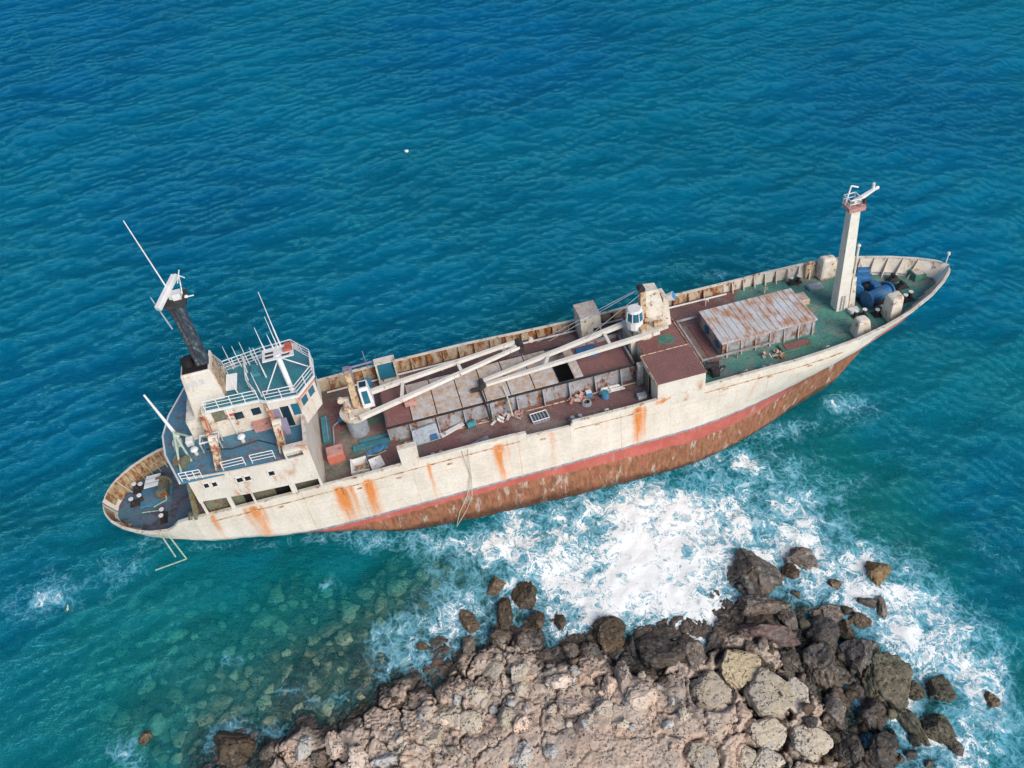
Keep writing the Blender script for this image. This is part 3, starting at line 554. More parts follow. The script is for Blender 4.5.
bd_ = N(nt, 'ShaderNodeBump'); bd_.inputs['Strength'].default_value = .35; bd_.inputs['Distance'].default_value = .3; nt.links.new(rp, bd_.inputs['Height']); nt.links.new(bd_.outputs[0], dif.inputs['Normal'])
gl = N(nt, 'ShaderNodeBsdfGlossy'); gl.inputs['Roughness'].default_value = .10; gl.inputs['Color'].default_value = (.20, .90, 1, 1); nt.links.new(bp.outputs[0], gl.inputs['Normal'])
fr = N(nt, 'ShaderNodeFresnel'); fr.inputs['IOR'].default_value = 1.33; nt.links.new(bp.outputs[0], fr.inputs['Normal'])
b2 = N(nt, 'ShaderNodeMixShader'); nt.links.new(fr.outputs[0], b2.inputs[0]); nt.links.new(b1.outputs[0], b2.inputs[1]); nt.links.new(gl.outputs[0], b2.inputs[2])
# foam: lacy where thin, solid where churned
nz = N(nt, 'ShaderNodeTexNoise'); nz.inputs['Scale'].default_value = .55; nz.inputs['Detail'].default_value = 5; nt.links.new(co, nz.inputs['Vector'])
wv = N(nt, 'ShaderNodeVectorMath', operation='MULTIPLY_ADD'); nt.links.new(nz.outputs['Color'], wv.inputs[0]); wv.inputs[1].default_value = (2.6, 2.6, 2.6); nt.links.new(co, wv.inputs[2])
def lace(sc, wd):
    v = N(nt, 'ShaderNodeTexVoronoi', feature='DISTANCE_TO_EDGE'); v.inputs['Scale'].default_value = sc; nt.links.new(wv.outputs[0], v.inputs['Vector'])
    return ramp(nt, v.outputs['Distance'], 0, wd, 1, 0)
l1, l2 = lace(.75, .20), lace(2.1, .24)
nn = noise(nt, wv.outputs[0], .42, 10, .74)
val = math_(nt, 'ADD', math_(nt, 'MULTIPLY', fo, .86), math_(nt, 'MULTIPLY', math_(nt, 'SUBTRACT', nn, .5), 2.2))
val = math_(nt, 'ADD', val, math_(nt, 'ADD', math_(nt, 'MULTIPLY', l1, .20), math_(nt, 'MULTIPLY', l2, .22)))
def net(sc, dt):
    v = noise(nt, wv.outputs[0], sc, dt, .6, .6)
    return ridge(math_(nt, 'ADD', math_(nt, 'MULTIPLY', math_(nt, 'SUBTRACT', v, .5), 2.3), .5, True))
nets = math_(nt, 'MAXIMUM', net(.55, 5), math_(nt, 'MULTIPLY', net(1.6, 4), .96))
patch = math_(nt, 'ADD', math_(nt, 'MULTIPLY', fo, .80), math_(nt, 'MULTIPLY', math_(nt, 'SUBTRACT', nn, .5), 2.1))
thr = math_(nt, 'SUBTRACT', 1.42, math_(nt, 'MULTIPLY', patch, .84))
line = ramp(nt, math_(nt, 'SUBTRACT', nets, thr), 0, .17)
veil = ramp(nt, val, .40, 1.2, 0, .66)
fm = math_(nt, 'MULTIPLY', math_(nt, 'MAXIMUM', line, veil), ramp(nt, fo, .05, .22))
# broken wind flecks on open water
fd = N(nt, 'ShaderNodeBsdfDiffuse'); nt.links.new(mix(nt, math_(nt, 'MAXIMUM', line, ramp(nt, val, .9, 1.4)), (.22, .54, .68), (.77, .765, .73)), fd.inputs[0])
fb = N(nt, 'ShaderNodeBump'); fb.inputs['Strength'].default_value = .5; fb.inputs['Distance'].default_value = .2; nt.links.new(noise(nt, co, 2.4, 6, .7), fb.inputs['Height']); nt.links.new(fb.outputs[0], fd.inputs['Normal'])
b3 = N(nt, 'ShaderNodeMixShader'); nt.links.new(fm, b3.inputs[0]); nt.links.new(b2.outputs[0], b3.inputs[1]); nt.links.new(fd.outputs[0], b3.inputs[2])
nt.links.new(b3.outputs[0], out.inputs['Surface']); M['sea'] = m
sea = npmesh('sea', np.stack([X.ravel(), Y.ravel(), Z.ravel()], 1), grid_faces(len(wxs), len(wys)), M['sea'], attrs={'depth': np.clip(-HG, 0, 30).ravel(), 'foam': FD.ravel()})
tag(sea, 'blue green sea breaking white against the rocks', kind='structure')
# ---------------------------------------------------------------- boulders, each a thing
def ico(sub):
    import bmesh
    bm = bmesh.new(); bmesh.ops.create_icosphere(bm, subdivisions=sub, radius=1)
    V = np.array([v.co[:] for v in bm.verts]); F = np.array([[v.index for v in f.verts] for f in bm.faces]); bm.free(); return V, F
IV, IF = ico(5); SV, SF = ico(3)
def n3(V, s, sc):
    return (fbm(V[:, 0]*sc+s, V[:, 1]*sc+V[:, 2]*sc*.7, int(s*7)+1, 4)+fbm(V[:, 2]*sc-s, V[:, 0]*sc*.6-V[:, 1]*sc, int(s*11)+2, 4)-1)
def rock_shape(seed, V, kind):
    rr = np.random.default_rng(seed)
    P = V.copy()
    for k in range(18 if kind != 'block' else 14):       # planar cuts give facets
        n = rr.normal(size=3); n[2] *= (.6 if kind != 'block' else .2); n /= np.linalg.norm(n); d = rr.uniform(.48, .85) if kind != 'block' else rr.uniform(.70, .95)
        t = P@n-d; P = P-np.where(t > 0, t, 0)[:, None]*n*.95
    if kind == 'block': P[:, 2] = np.where(P[:, 2] > .45, .45+(P[:, 2]-.45)*.2, P[:, 2])
    P = P/np.abs(P[:, :2]).max(0).mean()
    nrm = V/np.linalg.norm(V, axis=1)[:, None]
    amp = .16 if kind != 'block' else .09
    P += nrm*(n3(V, seed*1.37, 1.6)*amp*1.1+n3(V, seed*.77, 4.5)*amp*.75+n3(V, seed*.57, 11.)*amp*.45)[:, None]
    q1, q2, qi = vor(V[:, 0]*1.9+V[:, 2]*1.1, V[:, 1]*1.9-V[:, 2]*.9, seed+50)
    P += nrm*((qi-.5)*(.16 if kind != 'block' else .07)-.13*(1-sstep(0, .10, q2-q1)))[:, None]
    f1, f2, fc = vor(V[:, 0]*4.5+V[:, 2]*2, V[:, 1]*4.5-V[:, 2]*1.7, seed)
    P -= nrm*((f1 < .36)*(fc > .55)*(.36-f1)*(.6 if kind == 'pit' else .35 if kind == 'block' else .15))[:, None]
    return P
def rock_mat(name, tone, rough, lo=.65, hi=1.45):
    m, nt, bs = nodes(name); t = N(nt, 'ShaderNodeNewGeometry'); co = t.outputs['Position']
    c, h = rock_colour(nt, co, tone)
    oi = N(nt, 'ShaderNodeObjectInfo'); hs = N(nt, 'ShaderNodeHueSaturation')
    nt.links.new(ramp(nt, oi.outputs['Random'], 0, 1, lo, hi), hs.inputs['Value']); nt.links.new(c, hs.inputs['Color'])
    nt.links.new(hs.outputs[0], bs.inputs['Base Color']); bs.inputs['Roughness'].default_value = rough; bs.inputs['Specular IOR Level'].default_value = .35
    bump(nt, bs, h, 1.0, .16); M[name] = m
rock_mat('rock_dark', ((.085, .073, .064), (.14, .10, .07), (.25, .235, .21), (.014, .013, .012)), .5)
rock_mat('rock_brown', ((.125, .08, .045), (.085, .062, .04), (.25, .185, .115), (.022, .016, .012)), .55)
rock_mat('rock_olive', ((.07, .064, .042), (.11, .09, .055), (.17, .165, .125), (.01, .01, .008)), .55)
rock_mat('rock_gold', ((.42, .33, .20), (.36, .28, .17), (.48, .39, .26), (.06, .045, .03)), .75)
rock_mat('rock_cream', ((.54, .44, .31), (.49, .42, .34), (.60, .52, .41), (.06, .05, .04)), .9, .88, 1.15)
rock_mat('rock_white', ((.50, .46, .41), (.44, .42, .40), (.56, .51, .45), (.10, .09, .08)), .9, .88, 1.12)
rock_mat('rock_pink', PINK, .9)
rock_mat('rock_ochre', ((.24, .15, .065), (.17, .11, .055), (.30, .21, .11), (.03, .022, .016)), .6, .9, 1.1)
rock_mat('rock_red', ((.15, .085, .07), (.11, .08, .068), (.23, .17, .14), (.02, .015, .013)), .6)
rock_mat('rock_sunk', ((.58, .53, .34), (.72, .57, .36), (.44, .46, .32), (.06, .08, .06)), .8)
KM = dict(o='rock_ochre', d='rock_dark', b='rock_brown', k='rock_olive', g='rock_gold', c='rock_cream', w='rock_white', p='rock_pink', r='rock_red', s='rock_sunk')
def z_ground(x, y): return float(ground_h(np.array([x]), np.array([y]))[0])
for i, (x, y, zt, ra, rb, k, label) in enumerate(BOULDERS):
    kind = 'block' if k in 'cg' and x > 13.5 else ('pit' if k == 'k' else 'rock')
    P = rock_shape(100+i, IV, kind)
    rz = .62*min(ra, rb)*1.15+.25*max(ra, rb) if kind != 'block' else .5*min(ra, rb)
    P[:, 2] /= np.abs(P[:, 2]).max()
    a = (RNG.random()-.5)*.5; ra *= 1.1; rb *= 1.1
    ca, sa = math.cos(a), math.sin(a)
    P = np.stack([P[:, 0]*ca-P[:, 1]*sa, P[:, 0]*sa+P[:, 1]*ca, P[:, 2]], 1)
    P[:, 0] *= ra/np.abs(P[:, 0]).max(); P[:, 1] *= rb/np.abs(P[:, 1]).max(); P[:, 2] *= rz
    if i == 0: P[:, 0] *= np.where(P[:, 1] > 0, 1-.55*np.clip(P[:, 1]/rb, 0, 1), 1); P[:, 0] -= .35*P[:, 1]*(P[:, 1] > 0)
    if 'slant' in label: P[:, 0] -= .45*P[:, 1]
    zc = min(max(z_ground(x, y), zt-1.5), zt+.6)+.1*rz if k not in 'cwpg' else max(z_ground(x, y), zt-.8)+(.28 if kind == 'block' else -.15*rz)
    if k == 's': zc = -rz*1.0-.22
    elif zt <= .5: zc = max(min(zc, .5), -.25*rz)
    o = npmesh('boulder', P, IF, M[KM[k]])
    o.location = (x, y, zc)
    tag(o, label, 'boulder', 'boulders along the shore')
protos = []
for j in range(8):
    me = npmesh('sunken_boulder', (lambda q: q/np.abs(q).max(0)*(1, 1, .62))(rock_shape(500+j, SV, 'rock')), SF, M['rock_sunk']); protos.append(me)
for i, (x, y, rad) in enumerate(SUNKEN):
    o = protos[i] if i < 8 else protos[i % 8].copy()
    if i >= 8: COL.objects.link(o)
    zb = z_ground(x, y); o.location = (x, y, min(zb+.2*rad, -.62*rad-.28)); o.rotation_euler = (0, 0, RNG.random()*6.28)
    o.scale = (rad, rad*RNG.uniform(.7, 1), rad)
    tag(o, 'greenish round boulder among many lying on the shallow seabed left of the shore', 'boulder', 'sunken boulders in the shallows')
protos = []
for j in range(8):
    me = npmesh('shore_stone', rock_shape(700+j, SV, 'rock')*(1, 1, .8), SF, M['rock_pink']); protos.append(me)
protos2 = []
for i, (x, y, rad) in enumerate(RUBBLE):
    right = x > 18.5
    o = protos[i % 8] if i < 8 else protos[i % 8].copy()
    if i >= 8: COL.objects.link(o)
    zb = z_ground(x, y); o.location = (x, y, zb+.15*rad); o.rotation_euler = (RNG.random()-.5, RNG.random()-.5, RNG.random()*6.28)
    o.scale = (rad*RNG.uniform(.9, 1.3), rad*RNG.uniform(.7, 1), rad)
    wetk = right or zb < .7
    mt = M[('rock_dark', 'rock_olive', 'rock_brown')[i % 3]] if wetk else M[('rock_pink', 'rock_cream', 'rock_pink', 'rock_white')[i % 4]]
    if len(o.material_slots) and i < 8: pass
    o.material_slots[0].link = 'OBJECT'; o.material_slots[0].material = mt
    if wetk: tag(o, 'small dark wet stone among the rubble at the waterline', 'stone', 'dark wet stones at the waterline')
    else: tag(o, 'small pale dry stone among the rubble on the rock ledge', 'stone', 'pale stones on the ledge')

# ---------------------------------------------------------------- the wreck (ship frame: x forward, y to port, z up from main deck)
SHIP = Matrix(((.96316, -.24373, -.11368, -35.18129), (.25863, .95532, .14306, 38.58895), (.07373, -.16719, .98316, 4.04904), (0, 0, 0, 1)))
ship = empty('shipwreck', SHIP @ Matrix.Translation(OFF))
tag(ship, 'rusty cream and red cargo ship wreck leaning aground just off the rocks', 'ship')
HX = [0, .4, 1, 2, 3, 4, 5.5, 7, 9, 11, 13, 16, 19, 22, 30, 40, 50, 56, 61, 64, 67, 70, 73, 76, 78, 79.3, 80]
HB = [.05, 1.55, 2.6, 3.7, 4.45, 5.0, 5.3, 5.55, 5.9, 6.15, 6.4, 6.6, 6.75, 6.8, 6.75, 6.72, 6.6, 6.5, 6.45, 6.35, 6.1, 5.65, 4.75, 3.35, 2.1, 1.05, .05]
ZX = [0, 5.4, 5.9, 6.5, 7.7, 10, 13, 19, 25, 34, 40, 46, 52, 61, 67, 70, 80]
ZT = [-.6, -.65, -.4, .2, .5, .75, 1.1, 1.4, 1.45, 1.4, 1.12, .95, 1.12, 1.1, 1.35, 1.6, 1.85]
fb = lambda x: np.interp(x, HX, HB)
ft = lambda x: np.interp(x, ZX, ZT)
def deck_z(x): return np.interp(x, [0, 60, 68, 80], [0, 0, .05, .3])
def px_(u): return u-.6*sstep(6, 0, u)          # run of the stern
def flare(u, q): return u+(8-np.minimum(u, 8))*.08*q-(np.maximum(u, 64)-64)*.07*q, (1-.11*q*sstep(8, 3, u))*(1-.14*q*sstep(64, 76, u))
KX = [0, 4, 8.5, 12, 16.4, 21, 24, 29, 40, 80]; KZ = [-2.0, -2.05, -2.4, -2.8, -3.6, -5.0, -6.5, -7.6, -8.4, -8.4]
def hull_pt(u, z, side):
    """point of the shell for deck station u at height z"""
    d = np.clip((-.05-z)/10.0, 0, 1)
    xs = 80-9.0*d**.7-.5*d
    fx, fk = flare(u, np.clip((ft(u)-z)/1.4, 0, 1))
    x = np.where(u > 50, 50+(fx-50)*(xs-50)/30, np.where(u < 8, fx-.6*sstep(6, 0, u), u))
    b = fb(u)*fk
    fore = sstep(50, 76, u)
    b = b*(1-.55*fore*sstep(0, .55, d))
    k = np.interp(u, KX, KZ); t = np.clip((k-z)/np.interp(u, [0, 20, 30, 80], [2.6, 3.4, 3.4, 3.6]), 0, 1)
    b = b*np.sqrt(np.clip(1-t**1.6, 0, 1))*.999+.001
    x = x+np.where(u < 14, (14-u)/14*t*4.0, 0)
    return x, side*b, z
RS = [(20.1, .45, 1.0), (20.9, .22, .7), (22.4, .42, 1.0), (27.6, .16, .75), (33.7, .42, .95), (34.5, .2, .4), (46.15, .36, 1.1), (46.8, .18, .6), (12.9, .35, .9), (12.2, .2, .6), (13.5, .18, .5), (9.4, .22, .6), (38.4, .25, .45), (57.5, .15, .5), (62, .12, .4), (43.2, .2, .35), (54, .2, .3), (16.2, .12, .4), (30.5, .1, .35), (65, .12, .35)]
def shell(side):
    U = np.concatenate([np.arange(0, 2, .08), np.arange(2, 78, .16), np.arange(78, 80.001, .08)]); W = np.linspace(0, 1, 90)**1.0
    u, w = np.meshgrid(U, W)
    top = ft(u)
    if side < 0: top = top-.5*(sstep(36.2, 36.3, u)-sstep(40.1, 40.2, u))*(.6+.4*vnoise(u*2.2, u*0, 5))
    z = top*(1-w)+(-11)*w
    x, y, z = hull_pt(u, z, side)
    # plating is slightly dished between frames
    dish = .035*np.abs(np.sin(u*math.pi/1.6))*sstep(1.0, 0.2, z)+.10*(fbm(u*.45, z*.6, 8, 3)-.5)
    y = y-side*dish*np.clip(np.abs(y), 0, 1)
    ru = np.zeros(u.shape)
    for sx, sw, st in RS:
        wob = .12*(vnoise(z*1.1, z*0+sx, 2)-.5)
        ru = np.maximum(ru, st*np.exp(-((u-sx-wob)/(1.3*sw*(1+.07*(1-z))))**2)*sstep(1.2, .4, z)*np.clip(1-(.9-z)/7.5, .3, 1))
    up = (sstep(47.5, 48.3, u)*sstep(52.6, 51.8, u))*np.exp(-((z-.75)/.42)**2)*(.25+1.1*fbm(u*1.6, z*.7, 61, 3))
    ru = np.maximum(ru, up)
    F = grid_faces(len(U), len(W))
    if side > 0: F = F[:, ::-1]
    return np.stack([x.ravel(), y.ravel(), z.ravel()], 1)-np.array(OFF), F, ru.ravel()
m, nt, bs = nodes('hull_plating'); co = ocoord(nt); sp = N(nt, 'ShaderNodeSeparateXYZ'); nt.links.new(co, sp.inputs[0])
cs = ocoord(nt, (1, 1, .16)); cs2 = ocoord(nt, (1, 1, .3))
z0_ = math_(nt, 'ADD', sp.outputs[2], OFF[2])
xb = math_(nt, 'MAXIMUM', math_(nt, 'SUBTRACT', sp.outputs[0], 17.), 0.)
z = math_(nt, 'SUBTRACT', z0_, math_(nt, 'MINIMUM', math_(nt, 'MULTIPLY', math_(nt, 'MULTIPLY', xb, xb), .027), 4.2))   # the painted line sweeps up forward
at = N(nt, 'ShaderNodeAttribute', attribute_name='rust').outputs['Fac']
nA = noise(nt, co, .5, 6, .65); nS = noise(nt, cs, 1.6, 6, .65); nF = noise(nt, cs2, 3.5, 6, .7)
cream = mix(nt, ramp(nt, nA, .38, .62), (.715, .625, .525), (.65, .56, .465))
cream = mix(nt, math_(nt, 'MULTIPLY', ramp(nt, nS, .55, .75), .45), cream, (.60, .42, .24))
cream = mix(nt, ramp(nt, noise(nt, cs2, 2.2, 7, .75), .68, .72), cream, (.42, .17, .06))
st = math_(nt, 'MULTIPLY', at, ramp(nt, nS, .2, .62, .35, 1.25))
cream = mix(nt, ramp(nt, st, .10, .78), cream, (.66, .23, .06))
cream = mix(nt, ramp(nt, math_(nt, 'MULTIPLY', at, ramp(nt, nF, .35, .6)), .6, .95), cream, (.36, .12, .04))
# seams of the plating
wx = N(nt, 'ShaderNodeMath', operation='PINGPONG'); nt.links.new(sp.outputs[0], wx.inputs[0]); wx.inputs[1].default_value = 2.3
wz = N(nt, 'ShaderNodeMath', operation='PINGPONG'); nt.links.new(sp.outputs[2], wz.inputs[0]); wz.inputs[1].default_value = 1.05
seam = math_(nt, 'MAXIMUM', ramp(nt, wx.outputs[0], 0, .06, .6, 0), ramp(nt, wz.outputs[0], 0, .05, .5, 0))
cream = mix(nt, math_(nt, 'MULTIPLY', seam, ramp(nt, nS, .38, .58)), cream, (.46, .29, .15))
red = mix(nt, ramp(nt, nA, .4, .6), (.52, .13, .10), (.44, .10, .075))
red = mix(nt, ramp(nt, nF, .54, .66), red, (.34, .12, .065))
red = mix(nt, ramp(nt, nS, .6, .68), red, (.42, .25, .20))
brown = mix(nt, ramp(nt, nF, .4, .6), (.33, .135, .065), (.20, .08, .04))
brown = mix(nt, ramp(nt, noise(nt, cs2, 1.3, 7, .7), .55, .63), brown, (.42, .33, .26))
brown = mix(nt, ramp(nt, noise(nt, cs2, 1.9, 7, .7), .58, .66), brown, (.46, .12, .085))
zn = math_(nt, 'ADD', z, math_(nt, 'MULTIPLY', math_(nt, 'SUBTRACT', noise(nt, co, .9, 6, .7), .5), .9))
xe = ramp(nt, sp.outputs[0], -12, 14, 0, 1.0)        # the red band is deeper forward
zr = math_(nt, 'ADD', zn, xe)
low = mix(nt, ramp(nt, zr, -4.75, -4.45), brown, red)
gy_ = mix(nt, ramp(nt, nF, .4, .6), (.32, .33, .36), (.22, .2, .22))
col = mix(nt, ramp(nt, z, -4.02, -3.98), low, gy_)
col = mix(nt, ramp(nt, z, -3.80, -3.72), col, cream)
gp_ = N(nt, 'ShaderNodeNewGeometry'); gs_ = N(nt, 'ShaderNodeSeparateXYZ'); nt.links.new(gp_.outputs['Position'], gs_.inputs[0])
wetz = ramp(nt, math_(nt, 'ADD', gs_.outputs[2], math_(nt, 'MULTIPLY', math_(nt, 'SUBTRACT', noise(nt, co, .8, 5, .7), .5), 1.8)), .2, 1.1, .38, 1)
mm = N(nt, 'ShaderNodeMix', data_type='RGBA', blend_type='MULTIPLY'); mm.inputs[0].default_value = 1
nt.links.new(col, mm.inputs[6]); nt.links.new(math_(nt, 'MULTIPLY', wetz, ramp(nt, noise(nt, co, 5, 4, .7), .3, .7, .86, 1.03)), mm.inputs[7])
nt.links.new(mm.outputs[2], bs.inputs['Base Color']); bs.inputs['Roughness'].default_value = .55; bs.inputs['Specular IOR Level'].default_value = .3
bump(nt, bs, math_(nt, 'ADD', noise(nt, co, 1.2, 5), math_(nt, 'MULTIPLY', seam, -.2)), .25, .08); M['hull'] = m
V1, F1, r1 = shell(-1); V2, F2, r2 = shell(1)
hull = npmesh('hull', np.vstack([V1, V2]), np.vstack([F1, F2+len(V1)]), M['hull'], attrs={'rust': np.concatenate([r1, r2*.7])}); hull.parent = ship
def P(name, mb, mat, parent=ship, **kw): return mb.build(name, mat, parent, **kw)

# bulwark: inner plating and cap rail, with stays
def bulwark(x0, x1, step, floor, part='plate'):
    iv, f = [], []; xs = np.arange(x0, x1+1e-6, step)
    mb = MB()
    for s in (-1, 1):
        pv = None
        for x in xs:
            b = max(float(fb(x))-.14, .02); bo = float(fb(x))+.05; t = float(ft(x)); fl = floor(x)
            if s < 0 and 36.2 < x < 40.2: t -= .5
            xt = float(px_(x)); fx, fk = flare(x, 1.0); xl = float(fx)-.6*float(sstep(6, 0, x)) if x < 8 else float(fx)
            bi = b-.10 if b > .3 else 0
            row = [(xl, s*b*float(fk), fl-.1), (xt, s*b, t-.02)] if part == 'plate' else [(xt, s*bi, t-.02), (xt, s*bi, t+.06), (xt, s*bo, t+.06), (xt, s*bo, t-.06)]
            n = len(mb.v); mb.v += row
            if pv is not None:
                for k in range(len(row)-1):
                    q = (pv+k, pv+k+1, n+k+1, n+k); mb.f.append(q if s < 0 else q[::-1])
            pv = n
    return mb
poopz = lambda x: -2.0
md = lambda x: float(deck_z(x))
bw1 = P('bulwark', bulwark(.15, 7.8, .2, poopz), 'bulwark_stern')
bw2 = P('bulwark', bulwark(7.8, 60, .2, md), 'bulwark')
bw3 = P('bulwark', bulwark(60, 79.7, .2, md), 'bulwark_bow')
P('cap_rail', bulwark(.15, 7.8, .2, poopz, 'cap'), 'crane', bw1); P('cap_rail', bulwark(7.8, 60, .1, md, 'cap'), 'crane', bw2); P('cap_rail', bulwark(60, 79.7, .2, md, 'cap'), 'crane', bw3)
def stay(parent, x, s, mat):
    b = float(fb(x))-.14; t = float(ft(x)); z = poopz(x) if x < 7.8 else md(x)
    d = (float(fb(x+.1))-float(fb(x-.1)))/.2; n = Vector((d*1.0, -s*1.0, 0)).normalized() if True else None
    n = Vector((d, -1, 0)).normalized(); n = Vector((n.x, n.y*s, 0)); tg = Vector((-n.y, n.x, 0))*.045
    a = Vector((float(px_(x)), s*b, 0)); a2 = a
    fx, fk = flare(x, 1.0); a2 = Vector((float(fx)-.6*float(sstep(6, 0, x)), s*b*float(fk), 0))
    v = []
    for k in (-1, 1):
        for off, zz in ((0, z), (.5, z), (.16, t-.05), (0, t-.05)): q = (a2 if zz == z else a)+n*off+tg*k; v.append((q.x, q.y, zz))
    MB().add(v, [(0, 1, 2, 3), (7, 6, 5, 4), (0, 4, 5, 1), (1, 5, 6, 2), (2, 6, 7, 3), (3, 7, 4, 0)]).build('bulwark_stay', mat, parent)
for x in np.arange(.9, 7.4, .62): stay(bw1, x, 1, 'bulwark')
for x in np.arange(1.2, 4.9, .9): stay(bw1, x, -1, 'bulwark')
for x in np.arange(20.6, 59, 1.55): stay(bw2, x, 1, 'bulwark')
for x in np.arange(60.8, 79, 1.15): stay(bw3, x, 1, 'bulwark_bow')
for x in np.arange(70.5, 79, 1.1): stay(bw3, x, -1, 'bulwark_bow')
# a ledge of half round along the near side, broken off amidships
mb = MB()
for xa, xb in ((9.2, 36.1), (40.4, 47.4), (52.4, 66)):
    xs = np.arange(xa, xb, .6); P('rubbing_strake', MB().path([(x, -float(fb(x))-.02, float(ft(x))-.85) for x in xs], .05, 5), 'beige', hull)
x, y, zz_ = hull_pt(np.array([73.2]), np.array([-2.6]), -1); mb = MB(); mb.tube((x[0], y[0]+.15, -2.6), (x[0]+.05, y[0]-.12, -2.65), .34, n=12)
P('hawse_pipe', mb, 'black', hull)
for x in (11.5, 15.0, 21.6, 25, 29.4, 33.7, 37.6, 42.5, 46.15, 54.4, 58.6, 62.4): P('scupper', MB().box(x-.22, x+.22, -float(fb(x))-.03, -float(fb(x))+.05, -.02, .12), 'beige', hull)
# decks
def deck(name, x0, x1, z, mat, inset=.1, step=.5):
    xs = np.concatenate([np.arange(x0, x1, step), [x1]]); mb = MB(); n = len(xs)
    zf = z if callable(z) else (lambda x: z)
    def e(x, s):
        y = max(float(fb(x))-inset, .01)
        if x < 8 and z == -2.0: fx, fk = flare(x, 1.0); return (float(fx)-.6*float(sstep(6, 0, x)), s*y*float(fk), zf(x))
        fx, fk = flare(x, 1.0) if x > 8 else (x, 1.0); return (float(fx), s*y*float(fk), zf(x))
    v = [e(x, s) for s in (-1, 1) for x in xs]
    return mb.add(v, [(i, i+1, n+i+1, n+i) for i in range(n-1)])
m, nt, bs = nodes('main_deck_paint'); co = ocoord(nt); sp = N(nt, 'ShaderNodeSeparateXYZ'); nt.links.new(co, sp.inputs[0])
nA = noise(nt, co, .35, 6, .65); nB = noise(nt, co, 1.6, 7, .7)
mar = mix(nt, ramp(nt, nA, .4, .6), (.245, .115, .105), (.20, .11, .10))
mar = mix(nt, ramp(nt, nB, .56, .68), mar, (.155, .115, .095)); mar = mix(nt, ramp(nt, noise(nt, co, 3.5, 6, .75), .60, .68), mar, (.30, .18, .15))
grn = mix(nt, ramp(nt, nA, .4, .6), (.11, .30, .225), (.08, .235, .20)); grn = mix(nt, ramp(nt, nB, .54, .66), grn, (.17, .22, .165)); grn = mix(nt, ramp(nt, noise(nt, co, .9, 7, .75), .60, .66), grn, (.17, .075, .06))
gp = mix(nt, ramp(nt, nB, .45, .6), (.09, .19, .13), (.12, .13, .105))
sel = math_(nt, 'ADD', ramp(nt, math_(nt, 'ADD', sp.outputs[0], math_(nt, 'MULTIPLY', sp.outputs[1], -.85)), 13.5, 19.0), math_(nt, 'MULTIPLY', math_(nt, 'SUBTRACT', nA, .5), 1.3))
old = mix(nt, math_(nt, 'MULTIPLY', ramp(nt, sp.outputs[0], -9.5, -16.5), ramp(nt, nA, .46, .58, 0, .85)), mar, gp)
c = mix(nt, ramp(nt, sel, .4, .6), old, grn)
bl = noise(nt, co, .22, 7, .7); c = mix(nt, ramp(nt, bl, .48, .60, 0, .65), c, (.30, .24, .20)); c = mix(nt, ramp(nt, noise(nt, ocoord(nt, (.5, 1.4, 1)), 1.1, 7, .75), .56, .66, 0, .7), c, (.10, .065, .055))
mm = N(nt, 'ShaderNodeMix', data_type='RGBA', blend_type='MULTIPLY'); mm.inputs[0].default_value = 1
nt.links.new(c, mm.inputs[6]); nt.links.new(ramp(nt, noise(nt, co, 6, 5, .75), .3, .7, .6, 1.1), mm.inputs[7]); nt.links.new(mm.outputs[2], bs.inputs['Base Color'])
bs.inputs['Roughness'].default_value = .7; bs.inputs['Specular IOR Level'].default_value = .25; bump(nt, bs, nB, .5, .06); M['deck'] = m
P('main_deck', deck('main_deck', 7.6, 79.8, md, None), 'deck')
P('poop_deck', deck('poop_deck', .2, 9.6, -2.0, None), 'poop')
# ---- accommodation
BD = 5.1                                   # boat deck
hw = lambda x: float(fb(x))-.02
wall = MB()
for s in (-1, 1):
    def wl(x0, x1, z0, z1, th=.12):
        xs = np.linspace(x0, x1, max(2, int((x1-x0)/.6)+1))
        for a, b in zip(xs, xs[1:]):
            ya, yb = hw(a), hw(b)
            wall.hexa([(a, s*ya, z0), (b, s*yb, z0), (b, s*(yb-th), z0), (a, s*(ya-th), z0)] if s < 0 else [(a, s*(ya-th), z0), (b, s*(yb-th), z0), (b, s*yb, z0), (a, s*ya, z0)],
                      [(a, s*ya, z1), (b, s*yb, z1), (b, s*(yb-th), z1), (a, s*(ya-th), z1)] if s < 0 else [(a, s*(ya-th), z1), (b, s*(yb-th), z1), (b, s*yb, z1), (a, s*ya, z1)])
    wl(9.1, 18.9, 2.36, 5.22)
    for a, b in ((9.1, 9.32), (11.25, 11.6), (13.2, 13.36), (16.35, 16.8), (18.72, 18.9)): wl(a, b, .4, 2.36)
wall.box(9.1, 9.25, -5.0, 5.0, -2.0, BD); wall.box(9.1, 9.25, -6.0, -5.0, 2.3, BD); wall.box(9.1, 9.25, 5.0, 6.0, 2.3, BD)
wall.box(18.7, 18.9, -6.7, 6.7, 0.0, BD)
house = P('deckhouse', wall, 'cream')
P('side_passage', MB().box(9.3, 18.6, -5.45, -5.3, 0, BD-.05), 'olive', house); P('side_passage', MB().box(9.3, 18.6, 5.3, 5.45, 0, BD-.05), 'olive', house)
P('passage_door', MB().box(12.35, 13.15, -5.52, -5.46, .1, 2.2), 'black', house)
P('passage_door', MB().box(14.9, 16.2, -5.52, -5.46, .1, 2.1), 'black', house)
for x in (10.35, 11.0, 12.95, 13.6, 15.5):
    for s in (-1, 1):
        y = hw(x)
        fr = MB()
        for dx0, dx1, dz0, dz1 in ((-.33, .33, .24, .31), (-.33, .33, -.31, -.24), (-.33, -.25, -.31, .31), (.25, .33, -.31, .31)): fr.box(x+dx0, x+dx1, s*(y-.05), s*(y+.05), 4.13+dz0, 4.13+dz1)
        w_ = P('window', MB().box(x-.26, x+.26, s*(y-.2), s*(y+.012), 3.88, 4.38), 'black', house); P('window_frame', fr, 'white', house)
st = MB()
